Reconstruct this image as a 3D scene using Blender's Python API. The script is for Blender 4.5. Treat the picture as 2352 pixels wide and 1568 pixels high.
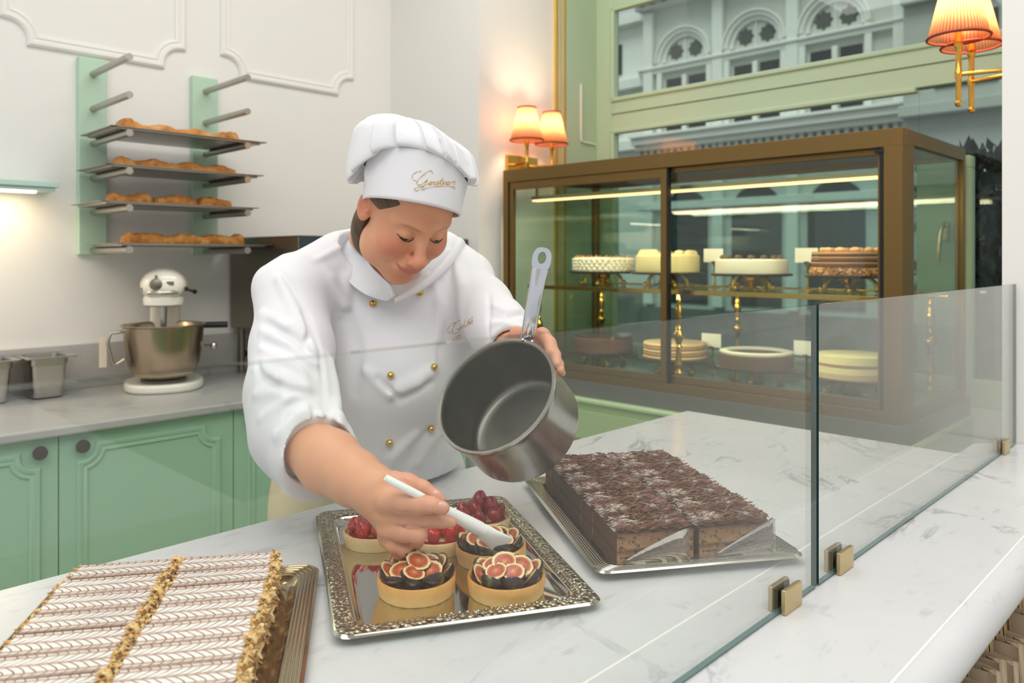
import bpy, math, random
import numpy as np
from mathutils import Matrix, Vector, Euler
for o in list(bpy.data.objects): bpy.data.objects.remove(o)
C = bpy.context.scene
rnd = random.Random(7)
pi = math.pi
# ---------------------------------------------------------------- camera
EYE = 1.37; FPX = 1790.0; CX, CY = 1176.0, 590.0
CA, SA = math.cos(math.radians(45.57)), math.sin(math.radians(45.57))
cam_d = bpy.data.cameras.new('camera'); cam = bpy.data.objects.new('camera', cam_d)
C.collection.objects.link(cam); C.camera = cam
cam.location = (0, 0, EYE); cam.rotation_euler = (pi/2, 0, -math.radians(45.57))
cam_d.sensor_width = 36; cam_d.lens = 36*FPX/2352; cam_d.shift_y = -(784-CY)/2352
cam_d.clip_start = 0.02; cam_d.clip_end = 300
cam_d.dof.use_dof = True; cam_d.dof.focus_distance = 1.27; cam_d.dof.aperture_fstop = 5.0
# ---------------------------------------------------------------- colour management, world
vs = C.view_settings
C.display_settings.display_device = 'sRGB'
vs.view_transform = 'Standard'; vs.look = 'None'; vs.gamma = 1; vs.use_curve_mapping = False
vs.exposure = 0.17
w = bpy.data.worlds.new('world'); C.world = w; w.use_nodes = True
nt = w.node_tree; nt.nodes.clear()
wo = nt.nodes.new('ShaderNodeOutputWorld'); bg = nt.nodes.new('ShaderNodeBackground')
tc = nt.nodes.new('ShaderNodeTexCoord'); sp = nt.nodes.new('ShaderNodeSeparateXYZ'); cr = nt.nodes.new('ShaderNodeValToRGB')
nt.links.new(tc.outputs['Generated'], sp.inputs[0]); nt.links.new(sp.outputs['Z'], cr.inputs[0])
cr.color_ramp.elements[0].position = 0.0; cr.color_ramp.elements[0].color = (0.61, 0.63, 0.66, 1)
cr.color_ramp.elements[1].position = 0.6; cr.color_ramp.elements[1].color = (0.62, 0.67, 0.70, 1)
nt.links.new(cr.outputs[0], bg.inputs[0]); bg.inputs[1].default_value = 1.0
nt.links.new(bg.outputs[0], wo.inputs[0])
# ---------------------------------------------------------------- fill lights added under the ceiling, without fixtures
def area(name, loc, size, power, col=(1, .95, .88), rot=(0, 0, 0)):
    l = bpy.data.lights.new(name, 'AREA'); l.shape = 'RECTANGLE'; l.size, l.size_y = size
    l.energy = power; l.color = col
    o = bpy.data.objects.new(name, l); C.collection.objects.link(o); o.location = loc; o.rotation_euler = rot
    return o
area('ceiling_fill_light', (0.9, -0.3, 3.3), (2.4, 2.0), 34, (1, .98, .95))
area('ceiling_fill_light', (1.4, 2.0, 3.3), (2.4, .9), 20, (1, .97, .94))
area('ceiling_fill_light', (-1.2, 0.4, 3.3), (2.2, 2.2), 40, (1, .985, .97))
sl_ = bpy.data.lights.new('facade_fill_sun', 'SUN'); sl_.energy = 2.0; sl_.angle = .6; sl_.color = (1, 1, .97)  # soft sun added to brighten the facade across the street
so_ = bpy.data.objects.new('facade_fill_sun', sl_); C.collection.objects.link(so_); so_.rotation_euler = Vector((1, .15, -1.5)).to_track_quat('-Z', 'Y').to_euler()
def point(name, loc, power, col, r=.02):
    l = bpy.data.lights.new(name, 'POINT'); l.energy = power; l.color = col; l.shadow_soft_size = r
    o = bpy.data.objects.new(name, l); C.collection.objects.link(o); o.location = loc; return o
# ---------------------------------------------------------------- camera <-> world helpers (used for measuring only)
def c2w(p):      # (right, up, toward viewer) about the eye -> world
    x, y, z = p[0], p[1], -p[2]
    return Vector((x*CA+z*SA, -x*SA+z*CA, EYE+y))
CM = Matrix(((CA, 0, -SA, 0), (-SA, 0, -CA, 0), (0, 1, 0, EYE), (0, 0, 0, 1)))   # same as a matrix
def pc(x, y, d): return np.array([(x-CX)/FPX*d, (CY-y)/FPX*d, -d])
def PD(x, y, d): return c2w(pc(x, y, d))
def PZ(x, y, z): return PD(x, y, FPX*(EYE-z)/(y-CY))
def PY(x, y, Y): return PD(x, y, Y/(CA-(x-CX)/FPX*SA))
def PX(x, y, X): return PD(x, y, X/(SA+(x-CX)/FPX*CA))
# ---------------------------------------------------------------- materials
def lin(h):
    if not isinstance(h, str): return tuple(h)[:3]
    c = [int(h[i:i+2], 16)/255 for i in (0, 2, 4)]
    return tuple(v/12.92 if v <= .04045 else ((v+.055)/1.055)**2.4 for v in c)
class NT:
    def __init__(s, name):
        s.m = bpy.data.materials.new(name); s.m.use_nodes = True; s.t = s.m.node_tree
        s.b = s.t.nodes['Principled BSDF']; s.out = s.t.nodes['Material Output']
    def n(s, typ, **kw):
        n = s.t.nodes.new('ShaderNode'+typ)
        for k, v in kw.items(): setattr(n, k, v)
        return n
    def l(s, a, b): s.t.links.new(a, b)
    def val(s, sock, v):
        if hasattr(v, 'links') or isinstance(v, bpy.types.NodeSocket): s.l(v, sock)
        else: sock.default_value = v
    def math(s, op, a, b=0, c=0, clamp=False):
        n = s.n('Math', operation=op, use_clamp=clamp)
        for i, v in enumerate((a, b, c)): s.val(n.inputs[i], v)
        return n.outputs[0]
    def mix(s, f, a, b):
        n = s.n('Mix', data_type='RGBA'); s.val(n.inputs[0], f)
        s.val(n.inputs[6], (*lin(a), 1) if not isinstance(a, bpy.types.NodeSocket) else a)
        s.val(n.inputs[7], (*lin(b), 1) if not isinstance(b, bpy.types.NodeSocket) else b)
        return n.outputs[2]
    def coord(s, kind='Object'): return s.n('TexCoord').outputs[kind]
    def xyz(s, v):
        n = s.n('SeparateXYZ'); s.l(v, n.inputs[0]); return n.outputs
    def noise(s, scale, detail=3, rough=.5, vec=None, dist=0, w=None):
        n = s.n('TexNoise'); n.inputs['Scale'].default_value = scale; n.inputs['Detail'].default_value = detail
        n.inputs['Roughness'].default_value = rough; n.inputs['Distortion'].default_value = dist
        s.l(vec if vec is not None else s.coord(), n.inputs['Vector']); return n.outputs[0]
    def ramp(s, f, stops, interp='LINEAR'):
        n = s.n('ValToRGB'); s.l(f, n.inputs[0]); r = n.color_ramp; r.interpolation = interp
        while len(r.elements) < len(stops): r.elements.new(.5)
        for e, (p, c) in zip(r.elements, stops): e.position = p; e.color = (*lin(c), 1)
        return n.outputs[0]
    def rng(s, f, a, b, c=0, d=1):
        n = s.n('MapRange'); s.l(f, n.inputs[0])
        for i, v in enumerate((a, b, c, d)): n.inputs[i+1].default_value = v
        return n.outputs[0]
    def bump(s, h, strength=.3, dist=.002):
        n = s.n('Bump'); n.inputs['Strength'].default_value = strength; n.inputs['Distance'].default_value = dist
        s.l(h, n.inputs['Height']); s.l(n.outputs[0], s.b.inputs['Normal'])
    def set(s, **kw):
        for k, v in kw.items(): s.val(s.b.inputs[k.replace('_', ' ')], v)
        return s
def mat(name, col, rough=.5, metal=0, bump=None, var=0, emit=None, sss=0, coat=0, vscale=8, **kw):
    t = NT(name); c = (*lin(col), 1)
    if var:
        nz = t.noise(vscale, 4); a = tuple(v*(1-var) for v in c[:3]); b = tuple(min(1, v*(1+var)) for v in c[:3])
        t.l(t.mix(nz, a, b), t.b.inputs['Base Color'])
    else: t.b.inputs['Base Color'].default_value = c
    t.b.inputs['Roughness'].default_value = rough; t.b.inputs['Metallic'].default_value = metal
    if bump: t.bump(t.noise(bump[0], 4), bump[1], bump[2] if len(bump) > 2 else .002)
    if emit: t.b.inputs['Emission Color'].default_value = (*lin(emit[0]), 1); t.b.inputs['Emission Strength'].default_value = emit[1]
    if sss:
        t.b.inputs['Subsurface Weight'].default_value = sss; t.b.inputs['Subsurface Scale'].default_value = .008
        t.b.inputs['Subsurface Radius'].default_value = (1, .35, .2)
    if coat: t.b.inputs['Coat Weight'].default_value = coat; t.b.inputs['Coat Roughness'].default_value = .08
    for k, v in kw.items(): t.b.inputs[k.replace('_', ' ')].default_value = v
    return t.m
def glass_mat(name, tint='f2f8f6', refl=1.0, rough=0.0):
    t = NT(name); t.t.nodes.remove(t.b)
    tr = t.n('BsdfTransparent'); tr.inputs[0].default_value = (*lin(tint), 1)
    gl = t.n('BsdfGlossy'); gl.inputs['Roughness'].default_value = rough
    g = t.n('NewGeometry'); dt = t.n('VectorMath', operation='DOT_PRODUCT'); t.l(g.outputs['Incoming'], dt.inputs[0]); t.l(g.outputs['Normal'], dt.inputs[1])
    fr = t.math('ADD', .04, t.math('MULTIPLY', .96, t.math('POWER', t.math('SUBTRACT', 1, t.math('ABSOLUTE', dt.outputs['Value']), clamp=True), 5)))
    mx = t.n('MixShader'); t.l(t.math('MULTIPLY', fr, refl, clamp=True), mx.inputs[0])
    t.l(tr.outputs[0], mx.inputs[1]); t.l(gl.outputs[0], mx.inputs[2]); t.l(mx.outputs[0], t.out.inputs[0])
    return t.m
# ---------------------------------------------------------------- object helpers
def link(o): C.collection.objects.link(o); return o
WM = {}
def wm(o): return WM.get(o.name, Matrix.Identity(4))
def tag(o, label=None, cat=None, group=None, kind=None):
    if label: o['label'] = label
    if cat: o['category'] = cat
    if group: o['group'] = group
    if kind: o['kind'] = kind
    return o
def thing(name, label, cat, loc=(0, 0, 0), rz=0, group=None, M=None):
    o = link(bpy.data.objects.new(name, None)); o.empty_display_size = .05
    m = M if M is not None else Matrix.Translation(loc) @ Matrix.Rotation(rz, 4, 'Z')
    o.matrix_world = m; o.matrix_basis = m; WM[o.name] = m.copy()
    return tag(o, label, cat, group)
def dup(root, M=None, label=None, group=None):
    def rec(o, par):
        c = o.copy(); link(c); c.parent = par
        if par is not None: c.matrix_parent_inverse = Matrix.Identity(4)
        for ch in o.children: rec(ch, c)
        return c
    r = rec(root, None)
    if M is not None: r.matrix_basis = M; WM[r.name] = M.copy()
    if label: r['label'] = label
    if group: r['group'] = group
    return r
def mesh_obj(name, V, F, mats, parent=None, smooth=False, world=False, fm=None, bevel=0, subd=0, sharp=40, M=None, seg=2):
    V = np.asarray(V, dtype=np.float64)
    if M is not None:
        A = np.array(M); V = V @ A[:3, :3].T + A[:3, 3]
    if world and parent is not None:
        A = np.array(wm(parent).inverted()); V = V @ A[:3, :3].T + A[:3, 3]
    me = bpy.data.meshes.new(name); me.from_pydata([tuple(v) for v in V], [], [tuple(int(i) for i in f) for f in F])
    for m in (mats if isinstance(mats, (list, tuple)) else [mats]): me.materials.append(m)
    if fm is not None and len(fm) == len(me.polygons): me.polygons.foreach_set('material_index', fm)
    me.validate(); me.update()
    if smooth:
        me.shade_smooth()
        if sharp: me.set_sharp_from_angle(angle=math.radians(sharp))
    o = link(bpy.data.objects.new(name, me))
    if parent is not None:
        o.parent = parent; WM[o.name] = wm(parent)
    if bevel:
        b = o.modifiers.new('bevel', 'BEVEL'); b.width = bevel; b.segments = seg; b.limit_method = 'ANGLE'; b.angle_limit = .6
        b.harden_normals = False
    if subd:
        s = o.modifiers.new('sub', 'SUBSURF'); s.levels = subd; s.render_levels = subd
    return o
def frame_of(d, up=(0, 0, 1)):
    d = np.asarray(d, float); d = d/np.linalg.norm(d); up = np.asarray(up, float)
    if abs(d @ up)/np.linalg.norm(up) > .98: up = np.array((1., 0, 0)) if abs(d[0]) < .9 else np.array((0, 1., 0))
    a = np.cross(up, d); a /= np.linalg.norm(a); b = np.cross(d, a); return a, b, d
class MB:
    def __init__(s): s.V = []; s.F = []; s.fm = []; s.m = 0
    def add(s, V, F):
        k = len(s.V); s.V += [tuple(v) for v in V]; s.F += [tuple(i+k for i in f) for f in F]; s.fm += [s.m]*len(F); return s
    def box(s, a, b):
        x0, y0, z0 = [min(p, q) for p, q in zip(a, b)]; x1, y1, z1 = [max(p, q) for p, q in zip(a, b)]
        return s.add([(x0, y0, z0), (x1, y0, z0), (x1, y1, z0), (x0, y1, z0), (x0, y0, z1), (x1, y0, z1), (x1, y1, z1), (x0, y1, z1)],
                     [(0, 3, 2, 1), (4, 5, 6, 7), (0, 1, 5, 4), (1, 2, 6, 5), (2, 3, 7, 6), (3, 0, 4, 7)])
    def cbox(s, c, size, M=None):
        k = len(s.V); h = [v/2 for v in size]; s.box([-v for v in h], h)
        for i in range(k, len(s.V)):
            v = Vector(s.V[i]); v = (M @ v if M is not None else v) + Vector(c); s.V[i] = tuple(v)
        return s
    def tube(s, pts, r, n=10, cap=True, closed=False, flat=1.0, up=(0, 0, 1)):
        pts = np.asarray(pts, float); N = len(pts); rr = np.broadcast_to(np.asarray(r, float), (N,))
        V = []; F = []; prev = None
        for i in range(N):
            if closed: d = pts[(i+1) % N]-pts[i-1]
            else: d = pts[min(i+1, N-1)]-pts[max(i-1, 0)]
            d = d/(np.linalg.norm(d)+1e-12)
            if prev is None: a, b, _ = frame_of(d, up)
            else:
                a = prev-(prev @ d)*d; a /= np.linalg.norm(a)+1e-12; b = np.cross(d, a)
            prev = a
            for k in range(n):
                t = 2*pi*k/n; V.append(pts[i]+rr[i]*(math.cos(t)*a+math.sin(t)*b*flat))
        for i in range(N if closed else N-1):
            j = (i+1) % N
            for k in range(n): F.append((i*n+k, i*n+(k+1) % n, j*n+(k+1) % n, j*n+k))
        if cap and not closed: F.append(tuple(range(n-1, -1, -1))); F.append(tuple((N-1)*n+k for k in range(n)))
        return s.add(V, F)
    def lathe(s, prof, c=(0, 0, 0), axis=(0, 0, 1), n=32, close=False, wob=None, cap=True):
        a, b, d = frame_of(axis, (0, 1, 0) if abs(np.asarray(axis)[2]) > .9 else (0, 0, 1)); c = np.asarray(c, float); V = []; F = []
        for i, (r, h) in enumerate(prof):
            for k in range(n):
                t = 2*pi*k/n; q = r*(wob(t, i) if wob else 1); V.append(c+q*(math.cos(t)*a+math.sin(t)*b)+h*d)
        m = len(prof)
        for i in range(m if close else m-1):
            j = (i+1) % m
            for k in range(n): F.append((i*n+k, i*n+(k+1) % n, j*n+(k+1) % n, j*n+k))
        if not close and cap:
            if prof[0][0] > 1e-6: F.append(tuple(range(n-1, -1, -1)))
            if prof[-1][0] > 1e-6: F.append(tuple((m-1)*n+k for k in range(n)))
        return s.add(V, F)
    def prism(s, poly, o, u, v, wv, t):   # polygon in (u,v) plane at origin o, extruded t along wv
        o, u, v, wv = [np.asarray(q, float) for q in (o, u, v, wv)]; n = len(poly)
        V = [o+a*u+b*v for a, b in poly]+[o+a*u+b*v+t*wv for a, b in poly]
        F = [tuple(range(n-1, -1, -1)), tuple(range(n, 2*n))]+[(i, (i+1) % n, n+(i+1) % n, n+i) for i in range(n)]
        return s.add(V, F)
    def ball(s, c, r, n=16, sq=(1, 1, 1), R=None):
        V = []; F = []; m = n//2
        for i in range(m+1):
            p = pi*i/m
            for k in range(n):
                t = 2*pi*k/n; q = Vector((math.sin(p)*math.cos(t)*sq[0], math.sin(p)*math.sin(t)*sq[1], math.cos(p)*sq[2]))*r
                if R is not None: q = R @ q
                V.append(tuple(q+Vector(c)))
        for i in range(m):
            for k in range(n): F.append((i*n+k, (i+1)*n+k, (i+1)*n+(k+1) % n, i*n+(k+1) % n))
        return s.add(V, F)
    def build(s, name, mats, parent=None, **kw):
        if len(set(s.fm)) > 1: kw['fm'] = s.fm
        return mesh_obj(name, s.V, s.F, mats, parent, **kw)
def struct(o): o['kind'] = 'structure'; return o
def notched(x0, x1, z0, z1, r, n=8, corners=(1, 1, 1, 1)):
    """rectangle outline whose corners are concave quarter circles"""
    P = []
    for (cx, cz, a0) in ((x0, z0, 90), (x1, z0, 180), (x1, z1, 270), (x0, z1, 0)):
        for k in range(n+1):
            a = math.radians(a0-90*k/n); P.append((cx+r*math.cos(a), cz+r*math.sin(a)))
    return P
def moulding(mb, P, plane, prof, d=1):
    """P in (x,z) on the plane Y=plane, profile list of (offset outward from path, height toward -Y)"""
    P = np.array(P); N = len(P); V = []; F = []; n = len(prof)
    for i in range(N):
        t1 = P[i]-P[i-1]; t2 = P[(i+1) % N]-P[i]; t1 /= np.linalg.norm(t1); t2 /= np.linalg.norm(t2)
        nn = np.array([t1[1]+t2[1], -(t1[0]+t2[0])]); L = np.linalg.norm(nn); nn /= L; s_ = 1/max(.45, L/2)
        for o, h in prof: V.append((P[i][0]+nn[0]*o*s_, plane-h*d, P[i][1]+nn[1]*o*s_))
    for i in range(N):
        j = (i+1) % N
        for k in range(n-1): F.append((i*n+k, i*n+k+1, j*n+k+1, j*n+k))
    return mb.add(V, F)
# ---------------------------------------------------------------- shared materials
white_wall = mat('white_plaster', 'ebe9e4', .7, bump=(60, .05, .001))
mint = mat('mint_paint', 'a3cbae', .38)
mint_frame = mat('mint_window_paint', 'bcd2b2', .35)
mint_board = mat('mint_board_paint', 'b9d6bf', .45)
steel = mat('brushed_steel', 'b9b5ae', .28, 1, bump=(200, .05, .0005))
steel_dull = mat('dull_steel', '8b8377', .38, 1)
chrome = mat('chrome', 'dcdcdc', .08, 1)
brass = mat('polished_brass', 'd8a850', .18, 1); brass_glint = mat('glinting_brass', 'e6b862', .3, 1)  # second brass has a lifted colour to bring out glints on the stands
brass_satin = mat('satin_brass', 'cfb98c', .34, 1)
bronze = mat('bronze_anodised', '7c6339', .38, .7)
dark = mat('dark_rubber', '151412', .5)
black = mat('black_plastic', '0e0e0e', .35)
cream_enamel = mat('cream_enamel', 'f1ece0', .18, coat=.5)
clear = glass_mat('clear_glass', 'eef6f3')
def marble(name, a, b, vein, scale=1.6, rough=.22):
    t = NT(name); v = t.coord(); n1 = t.noise(scale, 6, .6, v, .6)
    base = t.ramp(n1, [(.3, a), (.7, b)])
    n2 = t.noise(scale*1.7, 8, .62, v, 1.2); ve = t.rng(t.math('ABSOLUTE', t.math('SUBTRACT', n2, .5)), 0, .018, 1, 0)
    n3 = t.noise(scale*2.5, 3, .5, v); ve = t.math('MULTIPLY', ve, t.rng(n3, .50, .66, 0, .8))
    mp = t.n('Mapping'); t.l(v, mp.inputs[0]); mp.inputs['Scale'].default_value = (.35, 1, 1); mp.inputs['Rotation'].default_value = (0, 0, .5)
    n4 = t.noise(38, 4, .6, mp.outputs[0]); fl = t.rng(n4, .60, .76, 0, .42)
    t.l(t.mix(t.math('MAXIMUM', ve, fl), base, vein), t.b.inputs['Base Color']); t.b.inputs['Roughness'].default_value = rough
    return t.m
marble_white = marble('white_marble', 'cccdcf', 'd9dadb', '8a9096')
marble_grey = marble('grey_marble', 'a9a8a5', 'bdbbb7', '84878a', 2.2, .3)
# ================================================================ room shell
def wall(name, a, b, m=white_wall): return struct(MB().box(a, b).build(name, m))
floor_m = NT('stone_floor'); br = floor_m.n('TexBrick'); br.offset = 0
floor_m.l(floor_m.coord(), br.inputs['Vector']); br.inputs['Scale'].default_value = 2.2
for k, c in (('Color1', 'b7ae9e'), ('Color2', 'aea593'), ('Mortar', '8d8577')): br.inputs[k].default_value = (*lin(c), 1)
br.inputs['Mortar Size'].default_value = .008; floor_m.l(br.outputs[0], floor_m.b.inputs['Base Color']); floor_m.set(Roughness=.35)
wall('floor', (-3.2, -3.2, -.06), (3.34, 3.34, 0), floor_m.m)
wall('ceiling', (-3.2, -3.2, 3.4), (3.34, 3.34, 3.5))
wall('wall_left', (-3.2, 3.2, 0), (2.386, 3.34, 3.4))
wall('wall_rear', (2.386, 2.55, 0), (3.34, 3.34, 3.4))
wall('wall_right', (2.3, -3.2, 0), (3.34, .50, 3.4))
wall('wall_window', (3.22, .5, 0), (3.34, 2.55, .82))
# mouldings on the left wall
prof = [(-.022, 0), (-.02, .008), (-.012, .012), (-.006, .008), (0, .014), (.012, .016), (.02, .010), (.022, 0)]
for i, (x0, x1, z0) in enumerate(((.712, 1.325, 2.148), (1.515, 2.14, 2.160), (-.10, .50, 2.14))):
    mb = MB(); moulding(mb, notched(x0, x1, z0, 3.2, .085), 3.2, prof)
    struct(mb.build('trim_%d' % (i+1), white_wall, smooth=True, sharp=35))
gold_paint = mat('gilded_trim', 'c9a24e', .35, .6)
mb = MB().box((2.888, 2.53, 0), (2.925, 2.55, 3.4)).box((2.925, 2.54, 0), (2.975, 2.55, 3.4))
struct(mb.build('trim_4', mat('cream_trim', 'd8cf9f', .4), bevel=.004))
struct(MB().tube([(2.893, 2.532, 0), (2.893, 2.532, 3.4)], .009, 8).build('trim_5', gold_paint, smooth=True))
struct(MB().tube([(2.968, 2.54, 0), (2.968, 2.54, 3.4)], .006, 8).build('trim_6', gold_paint, smooth=True))
struct(MB().box((2.975, 2.537, .82), (3.22, 2.55, 3.4)).build('trim_7', mint_frame))
# window
XW = 3.22
win = struct(thing('window_1', None, None, (XW, 1.5, .82))); del_ = win
fr = MB()
def bar(y0, y1, z0, z1, x0=XW, x1=XW+.06): fr.box((x0, y0, z0), (x1, y1, z1))
bar(2.437, 2.55, .82, 3.4); bar(.50, 2.437, 2.018, 2.168); bar(.50, 2.437, 2.646, 2.76); bar(.5, 2.437, .82, .92)
bar(.80, .985, .92, 1.70); bar(.80, .985, 1.70, 1.745); bar(.5, .56, .82, 3.4)
fr.build('window_frame', mint_frame, win, world=True, bevel=.004)
sb = MB()
for (y0, y1, z0, z1) in ((.56, 2.437, 2.168, 2.646), (.985, 2.437, .92, 2.018)):
    e = .018
    sb.box((XW-.012, y0, z0-.004), (XW+.03, y1, z0+e)).box((XW-.012, y0, z1-e), (XW+.03, y1, z1+.004))
    if y0 < .9: sb.box((XW-.012, y0-.004, z0), (XW+.03, y0+e, z1))
    sb.box((XW-.012, y1-e, z0), (XW+.03, y1+.004, z1))
sb.build('glazing_bead', mint_frame, win, world=True, bevel=.006)
sh = MB().box((XW-.004, .5, 2.100), (XW+.002, 2.437, 2.104)); sh.build('frame_joint', mat('dark_joint', '6e7a5c', .6), win, world=True)
wg = glass_mat('window_glass', 'e9efea', 1.0)
for (y0, y1, z0, z1) in ((.56, 2.437, 2.168, 2.646), (.985, 2.437, .92, 2.018), (.56, .80, .92, 1.70), (.56, .985, 1.7455, 2.018), (.56, .80, 1.70, 1.7455), (.56, 2.437, 2.76, 3.4)):
    MB().box((XW+.03, y0, z0), (XW+.036, y1, z1)).build('window_pane', wg, win, world=True)
# window handle
h = thing('window_handle', 'pale metal window handle seen through the end glass of the display case', 'handle', (XW-.004, .88, 1.46))
MB().box((XW-.012, .868, 1.425), (XW, .894, 1.50)).build('back_plate', brass_satin, h, world=True, bevel=.006)
MB().tube([(XW-.02, .881, 1.485), (XW-.05, .881, 1.485), (XW-.055, .885, 1.46), (XW-.055, .893, 1.35)], [.008, .009, .009, .007], 10).build('lever', brass_satin, h, world=True, smooth=True)
# white cable conduit on the green jamb
tag(MB().tube([(3.085, 2.531, 2.25), (3.085, 2.531, 1.975), (3.09, 2.531, 1.962), (3.10, 2.531, 1.958), (3.2, 2.531, 1.955)], .006, 8).build('cable_conduit', mat('white_plastic', 'ece9e0', .4), smooth=True),
    'thin white L-shaped cable conduit on the green window jamb', 'cable')
# ================================================================ the street outside
XF = 26.0
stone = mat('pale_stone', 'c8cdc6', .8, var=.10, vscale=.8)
stone_d = mat('darker_stone', 'acb2ab', .8, var=.12, vscale=1.5)  # stone of a darker tone
stone_l = mat('light_stone', 'e3e7e1', .8, var=.06)
pane_m = mat('dark_window_pane', '2c3236', .25)
bld = thing('building', 'pale grey stone building with arched windows across the street', 'building', (XF+2, 12, -.5))
mb = MB(); mb.box((XF, 8.0, -1), (XF+6, 18.1, 14)); mb.build('wall', stone, bld, world=True)
ends = MB()
for y in (8.35, 17.75, 11.85, 14.7): ends.box((XF-.25, y-.22, -.5), (XF, y+.22, 11.0))
ends.build('pilaster', stone_l, bld, world=True, bevel=.04)
cor = MB()
for z0, z1, o in ((8.55, 8.72, .22), (8.72, 8.82, .32), (11.1, 11.5, .5), (11.5, 12.1, 1.0), (5.55, 5.75, .5), (5.75, 6.0, .75), (6.0, 6.12, .9), (3.2, 3.5, .3)):
    cor.box((XF-o, 8.0, z0), (XF+.1, 18.2, z1))
cor.build('cornice', stone_l, bld, world=True, bevel=.03)
dn = MB()
for i in range(34): dn.box((XF-.42, 8.05+i*.3, 5.32), (XF, 8.05+i*.3+.15, 5.56))
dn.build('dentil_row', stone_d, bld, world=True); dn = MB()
for i in range(20): dn.box((XF-.85, 8.2+i*.5, 11.2), (XF, 8.2+i*.5+.22, 11.5))
dn.build('dentil_row', stone_d, bld, world=True)
def arch_ring(yc, zc, ri, ro, x0, x1, n=20):
    P = []
    for k in range(n+1): a = pi*k/n; P.append((ro*math.cos(a), ro*math.sin(a)))
    for k in range(n, -1, -1): a = pi*k/n; P.append((ri*math.cos(a), ri*math.sin(a)))
    V = [(x0, yc+a, zc+b) for a, b in P]+[(x1, yc+a, zc+b) for a, b in P]; F = []; m = len(P)
    for i in range(m): F.append((i, (i+1) % m, m+(i+1) % m, m+i))
    for i in range(n): F.append((i, i+1, m-2-i, m-1-i))
    return V, F
for yc in (10.42, 13.25, 16.15):
    a = MB()
    for ri, ro, o in ((.86, 1.02, .12), (1.02, 1.16, .25), (1.16, 1.22, .34)): a.add(*arch_ring(yc, 8.95, ri, ro, XF-o, XF))
    a.box((XF-.2, yc-1.2, 6.1), (XF, yc-.98, 8.95)).box((XF-.2, yc+.98, 6.1), (XF, yc+1.2, 8.95))
    a.build('arch_moulding', stone_l, bld, world=True, smooth=True, sharp=30)
    r = MB()
    for s in (-1, 1): r.lathe([(.30, 0), (.26, .05), (0, .05)], (XF, yc+s*.42, 9.3), (-1, 0, 0), 16, wob=lambda t, i: 1+.14*math.cos(8*t))
    r.build('rosette', mat('rosette_glass', '4b514f', .4), bld, world=True)
    wn = MB()
    for s in (-1, 1): wn.box((XF-.03, yc+s*.5-.36, 6.15), (XF+.05, yc+s*.5+.36, 8.3))
    wn.build('window', pane_m, bld, world=True)
    MB().box((XF-.16, yc-.1, 6.12), (XF, yc+.1, 8.35)).box((XF-.06, yc-.03, 8.8), (XF, yc+.03, 9.85)).build('window_pillar', stone_l, bld, world=True, bevel=.04)
    MB().box((XF-.06, yc-.95, -.4), (XF+.02, yc+.95, 3.0)).add(*arch_ring(yc, 3.0, 0.01, .95, XF-.06, XF+.02)).build('shop_opening', pane_m, bld, world=True)
# neighbours
nb = thing('building', 'narrow pale building beyond the arched one, at the left edge of the window', 'building', (40, 34, -.5))
MB().box((38, 26.5, -1), (44, 42, 15.2)).build('wall', stone_l, nb, world=True)
c2 = MB()
for z in (15.0, 11.2, 7.6): c2.box((37.3, 26.2, z), (38, 42, z+.6))
c2.build('cornice', stone_l, nb, world=True, bevel=.05)
for i in range(4):
    for z in (8.8, 12.3): MB().box((37.9, 28+i*2.6, z), (38.05, 28.9+i*2.6, z+1.8)).build('window', pane_m, nb, world=True)
nb2 = thing('building', 'darker grey building standing forward at the right of the arched facade', 'building', (25, 4, -.5))
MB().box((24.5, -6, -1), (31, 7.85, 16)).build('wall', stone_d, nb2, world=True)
cc = MB()
for z, o in ((5.4, .5), (8.7, .3), (12, .8), (3.4, .3)): cc.box((24.5-o, -6, z), (24.6, 7.85, z+.35))
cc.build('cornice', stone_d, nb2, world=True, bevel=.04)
for yc in (6.2, 3.4, .6):
    MB().box((24.44, yc-.8, 6.2), (24.52, yc+.8, 8.2)).build('window', pane_m, nb2, world=True)
    MB().box((24.44, yc-.9, -.4), (24.52, yc+.9, 3.0)).build('shop_opening', pane_m, nb2, world=True)
struct(MB().box((3.4, -20, -.9), (60, 60, -.6)).build('ground', mat('asphalt', '4c4f50', .8, var=.2)))
# potted shrub outside the window
sr = thing('outdoor_shrub', 'dark leafy shrub outside the window behind the display case', 'shrub', (4.4, 1.0, -.6))
lm = mat('dark_leaf', '14241a', .45, var=.4); fm_ = mat('red_flower', '7c1a1e', .5)
r2 = random.Random(3); mb = MB(); fl = MB()
for i in range(2600):
    th = r2.uniform(0, 2*pi); z = r2.uniform(.1, 2.2); rr = .36*math.sqrt(r2.random()); c = Vector((4.4+rr*math.cos(th), 1.0+rr*math.sin(th)*.9, z-.6+.3))
    R = Euler((r2.uniform(0, 6), r2.uniform(0, 6), r2.uniform(0, 6))).to_matrix(); s = r2.uniform(.035, .075)
    tgt = fl if i % 60 == 0 else mb
    tgt.add([c+R @ Vector(q)*s for q in ((-1, 0, 0), (0, -.45, .1), (1, 0, 0), (0, .45, .1))], [(0, 1, 2, 3)])
mb.build('foliage', lm, sr, world=True)['kind'] = 'stuff'; fl.build('flower_heads', fm_, sr, world=True)['kind'] = 'stuff'
MB().tube([(4.4, 1.0, -.6), (4.4, 1.0, 1.6)], .03, 8).build('stem', mat('bark', '2a2019', .8), sr, world=True)
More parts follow.
